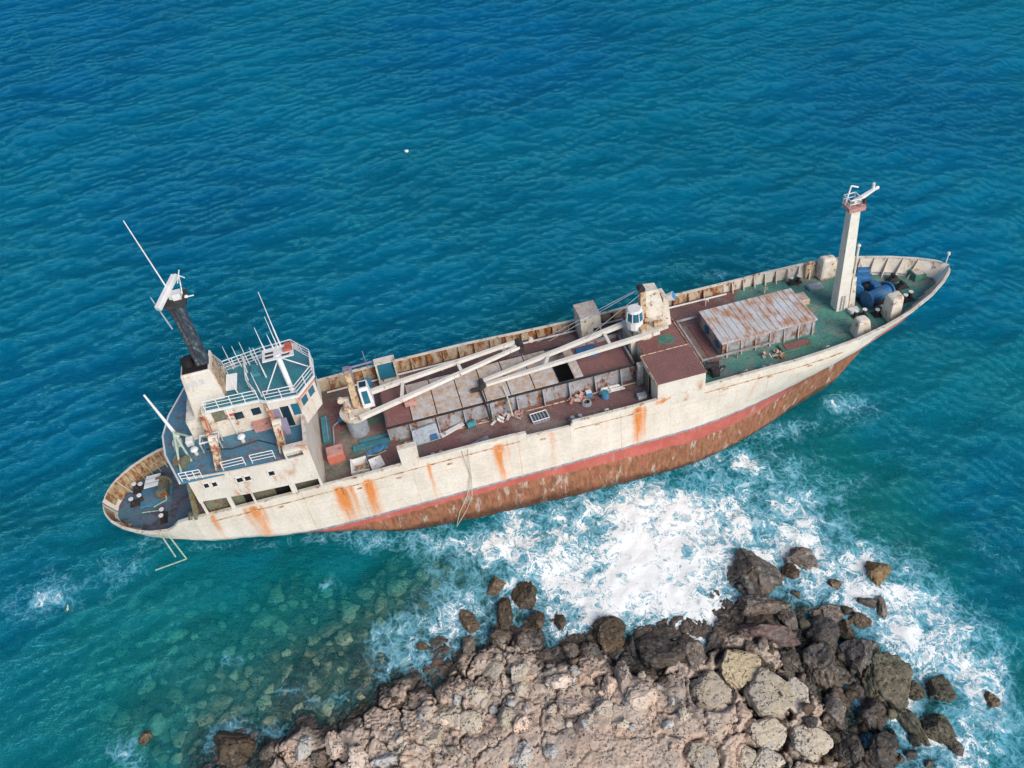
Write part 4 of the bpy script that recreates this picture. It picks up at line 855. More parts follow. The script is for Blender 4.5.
for k in range(8): t = k/7; st.box(9.0-.75*(1-t)-.13, 9.0-.75*(1-t)+.13, -5.85, -5.0, .75+t*3.7, .82+t*3.7)
stt = P('stairway', st, 'yellow', house)
P('stair_stringer', MB().beam((8.15, -4.95, .5), (9.0, -4.95, 4.6), .07, .25), 'olive', house)
P('stair_stringer', MB().beam((8.15, -5.9, .5), (9.0, -5.9, 4.6), .07, .25), 'olive', house)
P('landing', MB().box(7.5, 8.4, -5.75, -4.9, .45, .55), 'olive', house)
# boat deck
bdp = [(8.55, -6.05), (18.7, -6.66), (18.7, 6.66), (8.55, 6.05), (7.2, 2.4), (6.85, 0), (7.2, -2.4)]
bd = P('boat_deck', MB().prism(bdp, BD-.16, BD+.004), 'blue_deck')
P('deck_edge', MB().path([(x, y, BD-.02) for x, y in (bdp[3:]+bdp[:1])], .09, 6), 'white', bd)
P('railing', MB().rail([(8.75, -5.95, BD), (10.35, -6.1, BD)], .95, .035, 3, .5), 'white', bd)
P('railing', MB().rail([(12.0, -5.9, BD), (13.75, -5.95, BD)], .95, .035, 3, 1.7), 'white', bd)
P('railing', MB().rail([(14.3, -5.95, BD), (16.1, -6.05, BD)], .95, .035, 3, 1.7), 'white', bd)
P('railing', MB().rail([(9.5, 6.0, BD), (17, 6.4, BD)], .95, .04), 'white', bd)
# bridge-wing breastwork
wg = MB(); wg.box(18.62, 18.9, -6.7, 6.7, BD-.1, 6.25)
for s in (-1, 1):
    y0, y1 = sorted((s*6.58, s*6.72)); wg.box(17.0, 18.62, y0, y1, 5.9, 6.25); wg.box(17.0, 17.12, y0, y1, BD, 5.9); wg.box(18.4, 18.62, y0, y1, BD, 5.9); wg.box(17.12, 18.4, y0, y1, BD, 5.3)
    y0, y1 = sorted((s*6.1, s*6.14)); wg.box(17.02, 18.6, y0, y1, BD, 6.2)
    y0, y1 = sorted((s*6.1, s*6.72)); wg.box(17.0, 18.62, y0, y1, 6.22, 6.3)
P('wing_breastwork', wg, 'cream', bd)
# aft deckhouse under the monkey island
ah = P('upper_deckhouse', MB().box(11.2, 16.4, -2.0, 2.4, BD, 8.2).box(9.6, 11.2, -1.5, 2.2, BD, 7.2), 'crane')
P('ventilation_grille', MB().box(11.9, 12.9, -2.06, -2.0, 6.9, 7.9), 'olive', ah)
P('red_locker', MB().box(14.6, 16.0, -2.5, -2.02, BD, 6.0), 'pink', ah)
P('wall_stripe', MB().box(12.9, 13.6, -2.05, -2.0, 7.1, 7.35), 'red', ah)
P('white_frame', MB().rail([(10.4, -2.4, BD), (11.9, -2.4, BD), (11.9, -3.3, BD), (10.4, -3.3, BD)], 1.05, .06, 1, 3, True), 'white', ah)
for x, y in ((13.6, -3.2), (9.8, -3.3), (14.6, 3.8), (11.0, 4.4), (17.6, 4.2)):
    vt = P('mushroom_vent', MB().tube((x, y, BD), (x, y, BD+.6), .16, n=10), 'crane', bd); P('vent_cap', MB().tube((x, y, BD+.6), (x, y, BD+.68), .34, .3, 12).dome((x, y, BD+.68), .3, .12, 12, 3), 'white', bd)
P('cable_run', MB().path([(10.6, -3.0, BD+.04), (12.6, -3.7, BD+.04), (14.8, -3.5, BD+.04), (16.3, -4.6, BD+.04)], .05), 'dark', bd)
P('aft_window', MB().box(13.5, 14.2, -2.05, -1.98, 6.6, 7.3), 'glass', ah); P('aft_window', MB().box(14.9, 15.6, -2.05, -1.98, 6.6, 7.3), 'glass', ah)
P('drain_pipe', MB().tube((13.1, -2.08, BD), (13.1, -2.08, 8.1), .06, n=6), 'white', ah)
# wheelhouse
wp = [(16.4, -2.7), (18.9, -2.95), (20.3, -1.0), (20.3, 1.0), (18.9, 2.95), (16.4, 2.7)]
whm = MB().prism(wp, BD, 8.3)
wh = P('wheelhouse', whm, 'cream')
def facet(a, b, t0, t1, z0, z1, out=.03, mat='glass', name='window'):
    a, b = Vector((*a, 0)), Vector((*b, 0)); d = b-a; n = Vector((d.y, -d.x, 0)).normalized()*out
    p, q = a+d*t0, a+d*t1
    P(name, MB().hexa([(p+n).to_tuple()[:2]+(z0,), (q+n).to_tuple()[:2]+(z0,), (q-n*.5).to_tuple()[:2]+(z0,), (p-n*.5).to_tuple()[:2]+(z0,)],
                      [(p+n).to_tuple()[:2]+(z1,), (q+n).to_tuple()[:2]+(z1,), (q-n*.5).to_tuple()[:2]+(z1,), (p-n*.5).to_tuple()[:2]+(z1,)]), mat, wh)
for a, b in ((wp[1], wp[2]), (wp[2], wp[3]), (wp[3], wp[4])):
    facet(a, b, 0, 1, 7.75, 8.28, .05, 'salmon', 'red_band')
    for t in (.12, .56): facet(a, b, t, t+.3, 6.85, 7.6, .03, 'blueglass')
facet(wp[0], wp[1], .04, .3, 5.3, 7.3, .03, 'lilac', 'sliding_door')
facet(wp[0], wp[1], .34, .62, 5.2, 7.4, .03, 'glass', 'doorway')
facet(wp[0], wp[1], .70, .95, 6.3, 7.5, .03, 'blueglass')
P('propped_panel', MB().hexa([(16.75, -3.6, BD), (17.55, -3.7, BD), (17.55, -3.6, BD), (16.75, -3.5, BD)], [(16.75, -3.05, 6.4), (17.5, -3.1, 6.4), (17.5, -3.02, 6.4), (16.75, -2.97, 6.4)]), 'lilac', bd)
rp = [(11.6, -2.3), (15.9, -2.55), (16.5, -2.95), (19.05, -3.15), (20.5, -1.1), (20.5, 1.1), (19.05, 3.15), (16.4, 3.0), (13.2, 2.4), (11.6, 2.2)]
rf = P('monkey_island', MB().prism(rp, 8.2, 8.42), 'white')
P('roof_deck', MB().prism([(x*.985+.24, y*.95) for x, y in rp], 8.42, 8.425), 'teal', rf)
rr_ = [(x*.985+.24, y*.96, 8.42) for x, y in rp]
P('railing', MB().rail(rr_[3:8], 1.0, .034, 3, 1.1), 'white', rf)
P('railing', MB().rail(rr_[2:4], 1.0, .034, 3, 1.1), 'white', rf)
P('railing', MB().rail(rr_[0:2], 1.0, .034, 3, 1.1), 'white', rf)
P('railing', MB().rail([rr_[1], (15.2, -.8, 8.42), (15.0, 2.4, 8.42)], 1.0, .035, 2, 1.1), 'white', rf)
P('railing', MB().rail(rr_[7:9]+[(12.6, 3.4, 8.42)], 1.0, .034, 3, .9), 'white', rf)
P('vent_box', MB().box(12.3, 13.3, 1.4, 2.2, 8.42, 9.0), 'crane', rf, bevel=.05)
P('tilted_panel', MB().hexa([(13.3, -.5, 8.5), (14.2, -.6, 8.5), (14.4, .8, 9.0), (13.5, .9, 9.0)], [(13.3, -.5, 8.56), (14.2, -.6, 8.56), (14.4, .8, 9.06), (13.5, .9, 9.06)]), 'white', rf)
P('skylight', MB().box(14.2, 15.6, -1.9, -.9, 8.425, 8.6), 'tealpaint', rf, bevel=.03)
P('skylight', MB().box(15.4, 16.2, .5, 1.9, 8.425, 8.7), 'tealpaint', rf, bevel=.03)
# tripod signal mast
AP = Vector((18.25, -.75, 11.0))
sm = P('signal_mast', MB().tube((18.65, -2.5, 8.42), AP, .2, .24, 10).tube((16.55, -1.9, 8.42), AP-Vector((0, 0, .3)), .055, n=6).tube((20.05, .2, 8.42), AP-Vector((0, 0, .2)), .055, n=6), 'white', smooth=False)
P('lamp_platform', MB().hexa([(17.05, -1.25, 10.95), (19.55, -1.25, 10.95), (19.55, .25, 10.95), (17.05, .25, 10.95)], [(17.05, -1.25, 11.05), (19.55, -1.25, 11.05), (19.55, .25, 11.05), (17.05, .25, 11.05)]), 'white', sm)
for a_, b_, c_, d_ in ((17.3, 17.95, -1.0, -.75), (17.3, 17.95, -.5, -.25), (18.6, 19.2, -1.1, -.9)): P('platform_slot', MB().box(a_, b_, c_, d_, 11.06, 11.08), 'dark', sm)
P('red_lamp_board', MB().box(18.75, 19.5, -.65, -.3, 11.06, 11.3).box(18.9, 19.45, .0, .22, 11.06, 11.3), 'red', sm)
for q, (x, y, z0, h, r) in enumerate([(18.6, .2, 11.05, 5.4, .055), (18.35, .2, 11.05, 3.1, .04), (18.0, .2, 11.05, 1.4, .05), (17.3, .2, 11.05, 2.3, .05), (16.6, .1, 8.42, 3.1, .06), (16.0, 1.7, 8.42, 2.1, .05), (15.3, 2.2, 8.42, 2.5, .045), (14.6, 2.3, 8.42, 2.2, .05), (13.9, 2.3, 8.42, 2.4, .045), (14.3, -1.2, 8.42, 2.5, .05), (16.2, -2.2, 8.42, 2.6, .045)]):
    P('whip_antenna', MB().tube((x, y, z0), (x-.05, y, z0+h*.35), r*1.3, r, 6).tube((x-.05, y, z0+h*.35), (x-.12, y+.1, z0+h), r*.8, r*.4, 6), 'white', sm if q < 5 else rf)
# funnel with the dark exhaust mast rising through it
fb0 = [(10.1, -1.3), (13.5, -1.3), (13.5, 1.6), (10.1, 1.6)]; fb1 = [(10.75, -1.2), (13.05, -1.15), (13.05, 1.5), (10.75, 1.5)]
fn = P('funnel', MB().prism(fb0, BD, 11.5, top=fb1), 'cream', bevel=.12)
P('funnel_top', MB().box(10.9, 12.9, -1.0, 1.35, 11.5, 11.56), 'black', fn)
P('rusty_front', MB().hexa([(13.40, -1.2, 6.2), (13.5, -1.2, 6.2), (13.5, 1.4, 6.2), (13.40, 1.4, 6.2)], [(13.05, -1.0, 11.1), (13.15, -1.0, 11.1), (13.15, 1.3, 11.1), (13.05, 1.3, 11.1)]), 'beige', fn)
P('exhaust_pipe', MB().tube((11.35, .1, 11.3), (11.35, .1, 12.1), .5, .46, 14), 'black', fn)
def letter(mb, rows, x, z, c):
    for j, r in enumerate(rows):
        for i, ch in enumerate(r):
            if ch == '#':
                zc = z-j*c; f = (zc-BD)/(11.3-BD); yy = -1.3+.05*f-.02
                mb.box(x+i*c, x+(i+1)*c, yy-.01, yy+.02, zc-c, zc)
lms = [MB(), MB(), MB()]
letter(lms[0], ['###', '#.#', '###', '#..', '#..'], 10.95, 10.75, .1); letter(lms[1], ['###', '#..', '##.', '#..', '###'], 11.45, 10.8, .1); letter(lms[2], ['###', '#..', '###', '..#', '###'], 12.0, 10.85, .1)
m, nt, bs = nodes('faded_blue_lettering'); bs.inputs['Base Color'].default_value = (.50, .54, .56, 1); bs.inputs['Roughness'].default_value = .7; M['faded'] = m
for lm in lms: P('faded_letter', lm, 'faded', fn)
em = P('exhaust_mast', MB().prism([(12.0, -.4), (12.98, -.4), (12.98, .5), (12.0, .5)], 10.6, 17.6, top=[(12.1, -.35), (12.95, -.35), (12.95, .45), (12.1, .45)]), 'soot')
P('mast_platform', MB().prism([(11.9, -.9), (13.5, -.9), (13.5, 1.0), (11.9, 1.0)], 17.5, 17.75), 'dark', em)
P('mast_ladder', MB().rail([(12.1, -.5, 11.6), (12.4, -.5, 11.6)], 5.8, .03, 14, .3), 'dark', em)
P('radar_scanner', MB().beam((11.55, -1.1, 17.9), (12.95, 1.6, 18.7), .42, .42), 'white', em, bevel=.05)
P('radar_gearbox', MB().tube((12.5, .2, 17.7), (12.5, .2, 18.2), .3, n=10).box(12.6, 13.2, -.3, .4, 17.75, 18.25), 'white', em)
P('aerial', MB().path([(13.2, .4, 17.75), (13.35, .7, 18.6), (13.5, .5, 19.2)], .045).path([(13.2, .8, 19.3), (13.9, .3, 19.1)], .04).path([(13.3, .1, 18.9), (13.6, .9, 19.5)], .04).path([(13.5, -.2, 17.8), (14.1, -.2, 17.8)], .05).dome((13.55, -.2, 17.8), .16), 'white', em)
P('whip_antenna', MB().tube((12.4, .6, 17.7), (11.75, .2, 24.6), .06, .035, 6), 'white', em)
P('side_pole', MB().tube((11.7, -.6, 15.6), (11.3, -.6, 18.7), .07, .05, 6), 'grey', em)
# lifeboat davits
for x in (10.9, 16.0):
    dv = P('davit', MB().beam((x+.2, -1.6, 7.6), (x+.75, -5.0, 5.5), .42, .5).beam((x+.55, -4.2, 6.1), (x+.6, -5.9, 5.3), .14, .3).beam((x+1.0, -4.2, 6.1), (x+1.1, -5.9, 5.3), .14, .3), 'beige')
    P('davit_foot', MB().box(x+.4, x+.9, -5.2, -4.4, BD, 5.6).box(x, x+.5, -2.2, -1.6, BD, 7.4), 'beige', dv)
    P('davit_winch', MB().tube((x+.4, -3.6, 6.6), (x+1.1, -3.6, 6.5), .36, n=12).box(x+.45, x+1.0, -4.1, -3.3, 6.05, 6.7), 'crane', dv)
    P('davit_track', MB().beam((x+.35, -2.0, 7.65), (x+.85, -4.6, 6.0), .12, .12), 'red', dv)
# stern derrick stand with its pole
sd_ = P('stern_stand', MB().path([(8.6, -4.9, BD), (8.75, -2.6, 7.4), (8.6, -.6, BD)], .09).path([(9.4, -3.9, BD), (8.75, -2.6, 7.4), (9.3, -1.0, BD)], .09).path([(8.0, -2.2, BD), (8.75, -2.6, 7.4)], .08).path([(8.66, -3.8, 6.1), (8.66, -1.6, 6.1)], .06), 'palegreen')
P('stern_pole', MB().tube((8.75, -2.2, 6.4), (7.1, .2, 9.6), .16, .08, 8), 'white', sd_)
P('cable_drum', MB().tube((8.4, -3.9, 5.5), (9.1, -4.3, 5.5), .42, n=12).tube((8.4, -3.9, 5.5), (8.46, -3.93, 5.5), .6, n=12).tube((9.05, -4.27, 5.5), (9.1, -4.3, 5.5), .6, n=12), 'olive', sd_)
P('life_ring_box', MB().box(9.0, 9.6, -2.2, -1.5, BD, 5.7).box(7.9, 8.6, -1.9, -1.3, BD, 5.6), 'white', sd_, bevel=.06)
# poop fittings
pw = P('mooring_winch', MB().tube((4.3, .2, -1.4), (4.3, 1.5, -1.4), .5, n=14).box(3.9, 4.8, -.2, .2, -2, -.9).tube((4.3, 1.5, -1.4), (4.3, 1.56, -1.4), .75, n=14), 'olive')
P('winch_cover', MB().hexa([(2.75, .9, -1.1), (4.1, .9, -1.1), (4.2, 2.2, -1.0), (2.95, 2.2, -1.0)], [(2.75, .9, -1.0), (4.1, .9, -1.0), (4.2, 2.2, -.9), (2.95, 2.2, -.9)]), 'white', pw)
P('cover_slat', MB().box(2.9, 4.05, 1.25, 1.29, -1.0, -.93).box(2.95, 4.1, 1.75, 1.79, -.95, -.88), 'grey', pw)
P('winch_base', MB().box(2.2, 5.0, -.5, 2.0, -1.996, -1.85), 'blue_deck', pw)
def bollard(x, y, z, dx, dy, mat='dark', top='white', h=.75, r=.17):
    b = P('bollard', MB().tube((x, y, z), (x, y, z+h), r, n=10).tube((x+dx, y+dy, z), (x+dx, y+dy, z+h), r, n=10).box(x-.3+min(dx, 0), x+.3+max(dx, 0), y-.3+min(dy, 0), y+.3+max(dy, 0), z, z+.1), mat)
    P('bollard_cap', MB().tube((x, y, z+h), (x, y, z+h+.08), r*1.25, n=10), top, b)
    P('bollard_cap', MB().tube((x+dx, y+dy, z+h), (x+dx, y+dy, z+h+.08), r*1.25, n=10), top, b)
bollard(1.7, 2.0, -2, .6, -.2); bollard(1.6, .2, -2, .7, .2); bollard(4.4, -2.0, -2, 0, -.7)
P('deck_pipe', MB().path([(3.4, -.8, -1.9), (4.6, -.5, -1.7), (4.5, .6, -1.0)], .06).path([(2.4, -1.1, -1.9), (4.0, -1.4, -1.9)], .05), 'palegreen')
P('hanging_frame', MB().path([(4.6, -5.05, -.7), (4.85, -5.5, -3.7)], .06).path([(5.1, -5.1, -.7), (5.6, -5.6, -4.2), (2.7, -5.4, -4.8)], .06), 'palegreen')
# ---- hatches
HA = MB(); x0, x1, w, h = 24.9, 47.6, 2.36, 1.75
HA.box(x0, x1, -w, -w+.15, 0, h).box(x0, x1, w-.15, w, 0, h).box(x0, x0+.15, -w+.15, w-.15, 0, h).box(x1-.15, x1, -w+.15, w-.15, 0, h)
ca = P('hatch_coaming', HA, 'coaming')
P('coaming_rim', MB().box(x0-.1, x1+.05, -w-.16, -w+.02, h-.02, h+.1).box(x0-.1, x1+.05, w-.02, w+.16, h-.02, h+.1), 'dark', ca)
for x in np.arange(x0+2, x1-1, 2.4): P('coaming_bracket', MB().hexa([(x-.05, -w-.55, 0), (x+.05, -w-.55, 0), (x+.05, -w, 0), (x-.05, -w, 0)], [(x-.05, -w-.2, h-.05), (x+.05, -w-.2, h-.05), (x+.05, -w, h-.05), (x-.05, -w, h-.05)]), 'grey', ca)
P('hold_shade_sheet', MB().box(x0+.15, x1-.15, -w+.15, w-.15, .02, .03), 'black', ca)  # thin black sheet painting in the shade of the open hold
xe = 25.0
for k, wd in enumerate((2.25, 2.2, 2.25, 2.2, 2.2, 2.2, 2.15)):
    mb = MB().box(xe, xe+wd-.07, -w+.04, w-.04, h+.03, h+.17)
    mb.box(xe+.02, xe+.1, -w+.04, w-.04, h+.17, h+.23)
    P('hatch_panel', mb, 'maroon' if k == 0 else 'hatch', ca); xe += wd
P('hatch_beam', MB().box(41.95, 42.75, -w+.16, w-.16, h-.05, h+.12), 'hatch', ca)
P('hatch_beam', MB().box(40.35, 40.5, -w+.16, w-.16, h-.3, h+.02), 'coaming', ca)
P('tween_deck', MB().box(42.9, 47.4, -w+.17, w-.17, 1.25, 1.35), 'maroon', ca)
P('tarpaulin', MB().hexa([(43.0, .7, 1.36), (45.0, .4, 1.36), (45.2, 1.9, 1.36), (43.2, 2.0, 1.36)], [(43.1, .8, 1.5), (44.9, .5, 1.42), (45.0, 1.8, 1.55), (43.3, 1.9, 1.45)]), 'winch', ca)
x0, x1, w, h = 55.8, 64.9, 2.56, 1.55
cb = P('hatch_coaming', MB().box(x0, x1, -w+.03, -w+.16, 0, h).box(x0, x1, w-.16, w-.03, 0, h).box(x0, x0+.13, -w+.25, w-.25, 0, h).box(x1-.13, x1, -w+.25, w-.25, 0, h), 'coaming')
mb = MB().box(x0-.1, x1+.15, -w, w, h+.02, h+.12)
for x in np.arange(x0+.3, x1, .62): mb.box(x, x+.07, -w+.05, w-.05, h+.12, h+.165)
P('hatch_cover', mb, 'hatch_fore', cb)
for x in np.arange(x0+.4, x1+.1, 1.4): P('coaming_bracket', MB().hexa([(x-.04, -w-.2, 0), (x+.04, -w-.2, 0), (x+.04, -w+.03, 0), (x-.04, -w+.03, 0)], [(x-.04, -w-.06, h-.05), (x+.04, -w-.06, h-.05), (x+.04, -w+.03, h-.05), (x-.04, -w+.03, h-.05)]), 'hatch', cb)
for y in (-1.5, .8): P('hatch_wheel', MB().tube((x0-.12, y, .8), (x0-.01, y, .8), .42, n=12), 'winch', cb)
P('hatch_track', MB().box(53.6, 60.5, -w-.55, -w-.45, .7, .85).box(53.6, 55.7, w+.3, w+.45, .7, .85).box(53.6, 53.75, -w-.45, w+.3, .7, .85).box(53.6, 53.7, -w-.55, -w-.45, 0, .7).box(57, 57.1, -w-.55, -w-.45, 0, .7), 'coaming', cb)
P('track_trough', MB().box(54.7, 55.6, -w-.3, w+.2, .02, .06), 'maroon', cb)
P('small_hatch', MB().box(61.0, 64.0, -4.2, -3.1, 0, .28), 'green', cb, bevel=.05)
P('small_hatch_lid', MB().box(61.4, 63.7, -4.05, -3.25, .29, .34), 'maroon', cb)
# ---- midship mast house under the forward crane
MH = 2.8
mh = P('mast_house', MB().box(48.0, 52.35, -6.62, -2.75, 0, MH).box(48.35, 52.35, -2.74, 3.3, 0, MH-.06), 'cream')
P('house_roof', MB().box(47.9, 52.4, -6.68, -2.72, MH, MH+.05), 'maroon', mh); P('house_roof', MB().box(48.3, 52.4, -2.70, 3.35, MH-.06, MH-.02), 'maroon', mh)
P('roof_edge', MB().path([(52.4, -6.6, MH+.03), (52.4, 3.3, MH+.03)], .05).path([(47.95, -2.7, MH+.04), (52.4, -2.7, MH+.04)], .06).path([(47.92, -6.6, MH+.03), (47.92, -2.7, MH+.03)], .07), 'beige', mh)
P('door', MB().box(47.93, 48.0, -4.3, -3.3, .1, 2.1), 'olive', mh); P('doorway', MB().box(47.95, 48.0, -5.0, -4.55, .1, 2.2), 'black', mh)
P('door', MB().box(48.27, 48.35, -2.4, -1.4, .1, 2.1), 'beige', mh); P('side_buttress', MB().box(47.5, 48.0, -3.3, -2.8, 0, 2.3), 'crane', mh); P('side_buttress', MB().box(47.8, 48.35, -.6, .1, 0, 2.75), 'crane', mh)
P('green_patch', MB().prism([(50.0, -1.6), (51.0, -2.1), (51.7, -1.5), (51.3, -.6), (50.4, -.7)], MH-.015, MH-.012), 'green', mh)
# ---- deck cranes
def crane_ring(cx, cy, z, r, x0, x1):
    mb = MB().tube((cx, cy, z), (cx, cy, z+.3), r, n=20); return mb
cr = P('deck_crane', MB().tube((22.4, .1, 0), (22.4, .1, 2.1), .92, .92, 20), 'grey', smooth=False)
P('slewing_platform', MB().tube((22.55, .1, 2.1), (22.55, .1, 2.45), 1.3, 1.38, 22).box(22.0, 23.9, -.9, 1.1, 2.46, 2.6), 'crane', cr)
P('crane_post', MB().prism([(22.5, .1), (23.15, .1), (23.15, .9), (22.5, .9)], 2.6, 6.5, top=[(22.65, .2), (23.15, .2), (23.15, .7), (22.65, .7)]), 'beige', cr)
P('operator_cab', MB().hexa([(23.35, -.2, 2.6), (24.4, -.2, 2.6), (24.4, 1.2, 2.6), (23.35, 1.2, 2.6)], [(23.35, .1, 4.7), (24.2, .1, 4.7), (24.2, 1.2, 4.7), (23.35, 1.2, 4.7)]), 'white', cr, bevel=.05)
P('cab_window', MB().hexa([(23.55, -.16, 3.1), (24.1, -.16, 3.1), (24.1, -.06, 3.1), (23.55, -.06, 3.1)], [(23.55, .02, 4.4), (24.05, .02, 4.4), (24.05, .1, 4.4), (23.55, .1, 4.4)]), 'blueglass', cr)
P('cab_roof_window', MB().box(23.5, 24.1, .3, 1.0, 4.7, 4.73), 'glass', cr)
P('winch_drum', MB().tube((22.0, -.1, 2.9), (22.0, .8, 2.9), .34, n=12).box(21.7, 22.3, .8, 1.1, 2.5, 3.4).tube((21.6, .4, 3.6), (21.6, .7, 3.6), .28, n=10), 'crane', cr)
P('sheave_head', MB().box(22.55, 23.1, .9, 1.5, 5.9, 6.4), 'lilac', cr)
tip = Vector((38.35, 2.2, 3.2)); tp2 = Vector((37.9, 2.95, 3.2))
j = MB().beam((22.9, -1.35, 2.75), tip, .42, .38, .3, .28).beam((24.0, 1.45, 2.9), tp2, .42, .38, .3, .28)
A0, A1, B0, B1 = Vector((22.9, -1.35, 2.75)), tip, Vector((24.0, 1.45, 2.9)), tp2
for t in (.25, .62): j.beam(A0.lerp(A1, t), B0.lerp(B1, t-.02), .28, .22)
P('jib', j, 'mast', cr)
P('jib_head', MB().tube((38.2, 2.0, 3.2), (38.2, 3.1, 3.2), .3, n=10).box(38.1, 38.6, 2.2, 2.6, 2.3, 3.2).path([(38.3, 2.7, 3.3), (39.6, 3.0, 3.0)], .06), 'dark', cr)
P('jib_pulley', MB().tube((39.4, 2.8, 3.0), (39.4, 3.1, 3.0), .25, n=10), 'crane', cr)
P('counter_box', MB().box(26.9, 27.9, -.75, .1, 2.1, 2.6), 'pink', cr)
P('crane_base', MB().box(21.6, 25.0, -2.4, -1.9, .01, .25).box(22.2, 25.4, -1.6, -1.3, .01, .2), 'tealpaint', cr)
cr2 = P('deck_crane', MB().tube((49.3, .2, 2.7), (49.3, .2, 3.7), .95, .95, 20), 'crane')
P('slewing_platform', MB().tube((49.4, .1, 3.7), (49.4, .1, 4.05), 1.25, 1.32, 22).hexa([(49.2, -1.3, 3.72), (51.2, -1.0, 3.72), (51.2, 1.6, 3.72), (49.2, 1.6, 3.72)], [(49.2, -1.3, 4.02), (51.2, -1.0, 4.02), (51.2, 1.6, 4.02), (49.2, 1.6, 4.02)]), 'crane', cr2)
P('crane_housing', MB().hexa([(49.6, .6, 4.03), (51.7, .6, 4.03), (51.9, 2.4, 4.03), (49.6, 2.4, 4.03)], [(49.5, .7, 7.0), (50.9, .7, 6.9), (51.0, 2.0, 6.8), (49.6, 2.0, 7.0)]), 'crane', cr2, bevel=.08)
P('housing_foot', MB().hexa([(51.2, .5, 2.75), (52.1, .5, 2.75), (52.1, 2.4, 2.75), (51.2, 2.4, 2.75)], [(51.4, .7, 5.8), (51.8, .7, 5.8), (51.8, 2.2, 5.8), (51.4, 2.2, 5.8)]), 'crane', cr2)
P('crane_post', MB().box(49.1, 49.6, .3, .9, 4.04, 7.3), 'beige', cr2)
P('sheave_head', MB().tube((49.3, .4, 7.5), (49.3, 1.0, 7.5), .32, n=12), 'dark', cr2)
P('operator_cab', MB().tube((48.4, .0, 4.05), (48.4, 0, 5.0), .72, .8, 12).tube((48.4, 0, 5.9), (48.4, 0, 6.1), .72, .6, 12), 'white', cr2)
P('cab_window', MB().tube((48.4, 0, 5.0), (48.4, 0, 5.9), .74, .68, 12), 'blueglass', cr2)
mb = MB()
for k in range(8): a = k*math.pi/4+.2; mb.tube((48.4+.8*math.cos(a), .8*math.sin(a), 5.0), (48.4+.72*math.cos(a), .72*math.sin(a), 5.95), .05, n=5)
P('cab_frame', mb, 'white', cr2)
P('winch_drum', MB().tube((49.9, -.7, 4.35), (50.7, -.7, 4.35), .3, n=12).box(48.6, 49.2, -1.0, -.6, 4.05, 4.5).box(49.3, 49.7, -.2, .2, 4.05, 4.6), 'beige', cr2)
P('searchlight', MB().tube((52.0, 1.4, 5.2), (52.5, 1.1, 5.5), .36, .42, 12).tube((51.7, 1.5, 5.0), (52.0, 1.4, 5.2), .1, n=6), 'white', cr2); P('searchlight_lens', MB().tube((52.5, 1.1, 5.5), (52.53, 1.08, 5.52), .38, n=12), 'blueplastic', cr2)
A0, A1 = Vector((50.2, -1.35, 3.95)), Vector((34.25, -.75, 2.35)); B0, B1 = Vector((48.0, 1.1, 3.75)), Vector((33.9, -.15, 2.3))
j = MB().beam(A0, A1, .42, .38, .3, .27).beam(B0, B1, .42, .38, .3, .27)
for t in (.28, .66): j.beam(A0.lerp(A1, t), B0.lerp(B1, t-.12), .26, .2)
P('jib', j, 'mast', cr2)
P('jib_head', MB().tube((33.9, -.9, 2.3), (33.9, 0, 2.3), .28, n=10).box(32.8, 33.9, -1.0, -.75, 2.0, 2.35).path([(33.6, -.9, 2.2), (33.7, -2.9, 1.9), (33.8, -3.2, .3)], .10), 'dark', cr2)
P('hanging_cable', MB().path([(35.6, -1.3, 2.2), (35.7, -2.75, 1.8), (35.8, -3.2, .2)], .08).path([(35.8, -3.2, .2), (36.4, -3.7, .1)], .08), 'rope', cr2)
P('luffing_wire', MB().path([(49.2, .7, 7.5), (41.0, 2.6, 2.6)], .03).path([(49.2, .9, 7.4), (40.0, 2.9, 2.6)], .03).path([(49.2, .4, 7.2), (43.5, .6, 3.2)], .03), 'grey', cr2)
# deck lockers on the far side
lk = P('deck_locker', MB().hexa([(44.55, 4.0, 0), (46.55, 4.0, 0), (46.55, 6.2, 0), (44.55, 6.2, 0)], [(44.5, 3.95, 3.1), (46.45, 3.95, 3.1), (46.45, 6.25, 3.1), (44.5, 6.25, 3.1)]), 'crane')
P('locker_door', MB().box(45.7, 46.35, 3.94, 4.0, .05, 1.6), 'black', lk); P('locker_top', MB().box(44.5, 46.5, 3.95, 6.25, 3.105, 3.15), 'hatch', lk)
ct = P('control_booth', MB().box(25.0, 25.15, 5.2, 6.5, 0, 2.2).box(26.7, 26.85, 5.2, 6.5, 0, 2.2).box(25.0, 26.85, 6.35, 6.5, 0, 2.2).box(24.95, 26.9, 5.15, 5.3, 0, .7).box(24.95, 26.9, 5.7, 6.55, 2.2, 2.35), 'crane')
P('booth_window', MB().hexa([(25.15, 5.3, .75), (26.7, 5.3, .75), (26.7, 5.4, .75), (25.15, 5.4, .75)], [(25.15, 5.75, 2.1), (26.7, 5.75, 2.1), (26.7, 5.85, 2.1), (25.15, 5.85, 2.1)]), 'blueglass', ct)
P('deck_pipe', MB().path([(x, float(fb(x))-.75, .25) for x in np.arange(20, 62, 2)], .09, 6), 'white')
P('mooring_gallows', MB().path([(22.6, 6.3, .2), (22.6, 6.5, 2.1), (25.0, 6.6, 2.1)], .1).tube((22.6, 6.3, 1.0), (22.6, 6.3, 2.3), .22, n=8).path([(24.3, 6.7, .3), (24.2, 6.8, 3.4)], .04), 'lilac')
# near side fairlead post raised above the bulwark
P('fairlead_post', MB().hexa([(25.55, -6.85, .9), (27.0, -6.85, .9), (27.0, -6.3, .9), (25.55, -6.3, .9)], [(25.5, -6.85, 3.3), (27.1, -6.85, 3.3), (27.1, -6.3, 3.3), (25.5, -6.3, 3.3)]), 'cream')
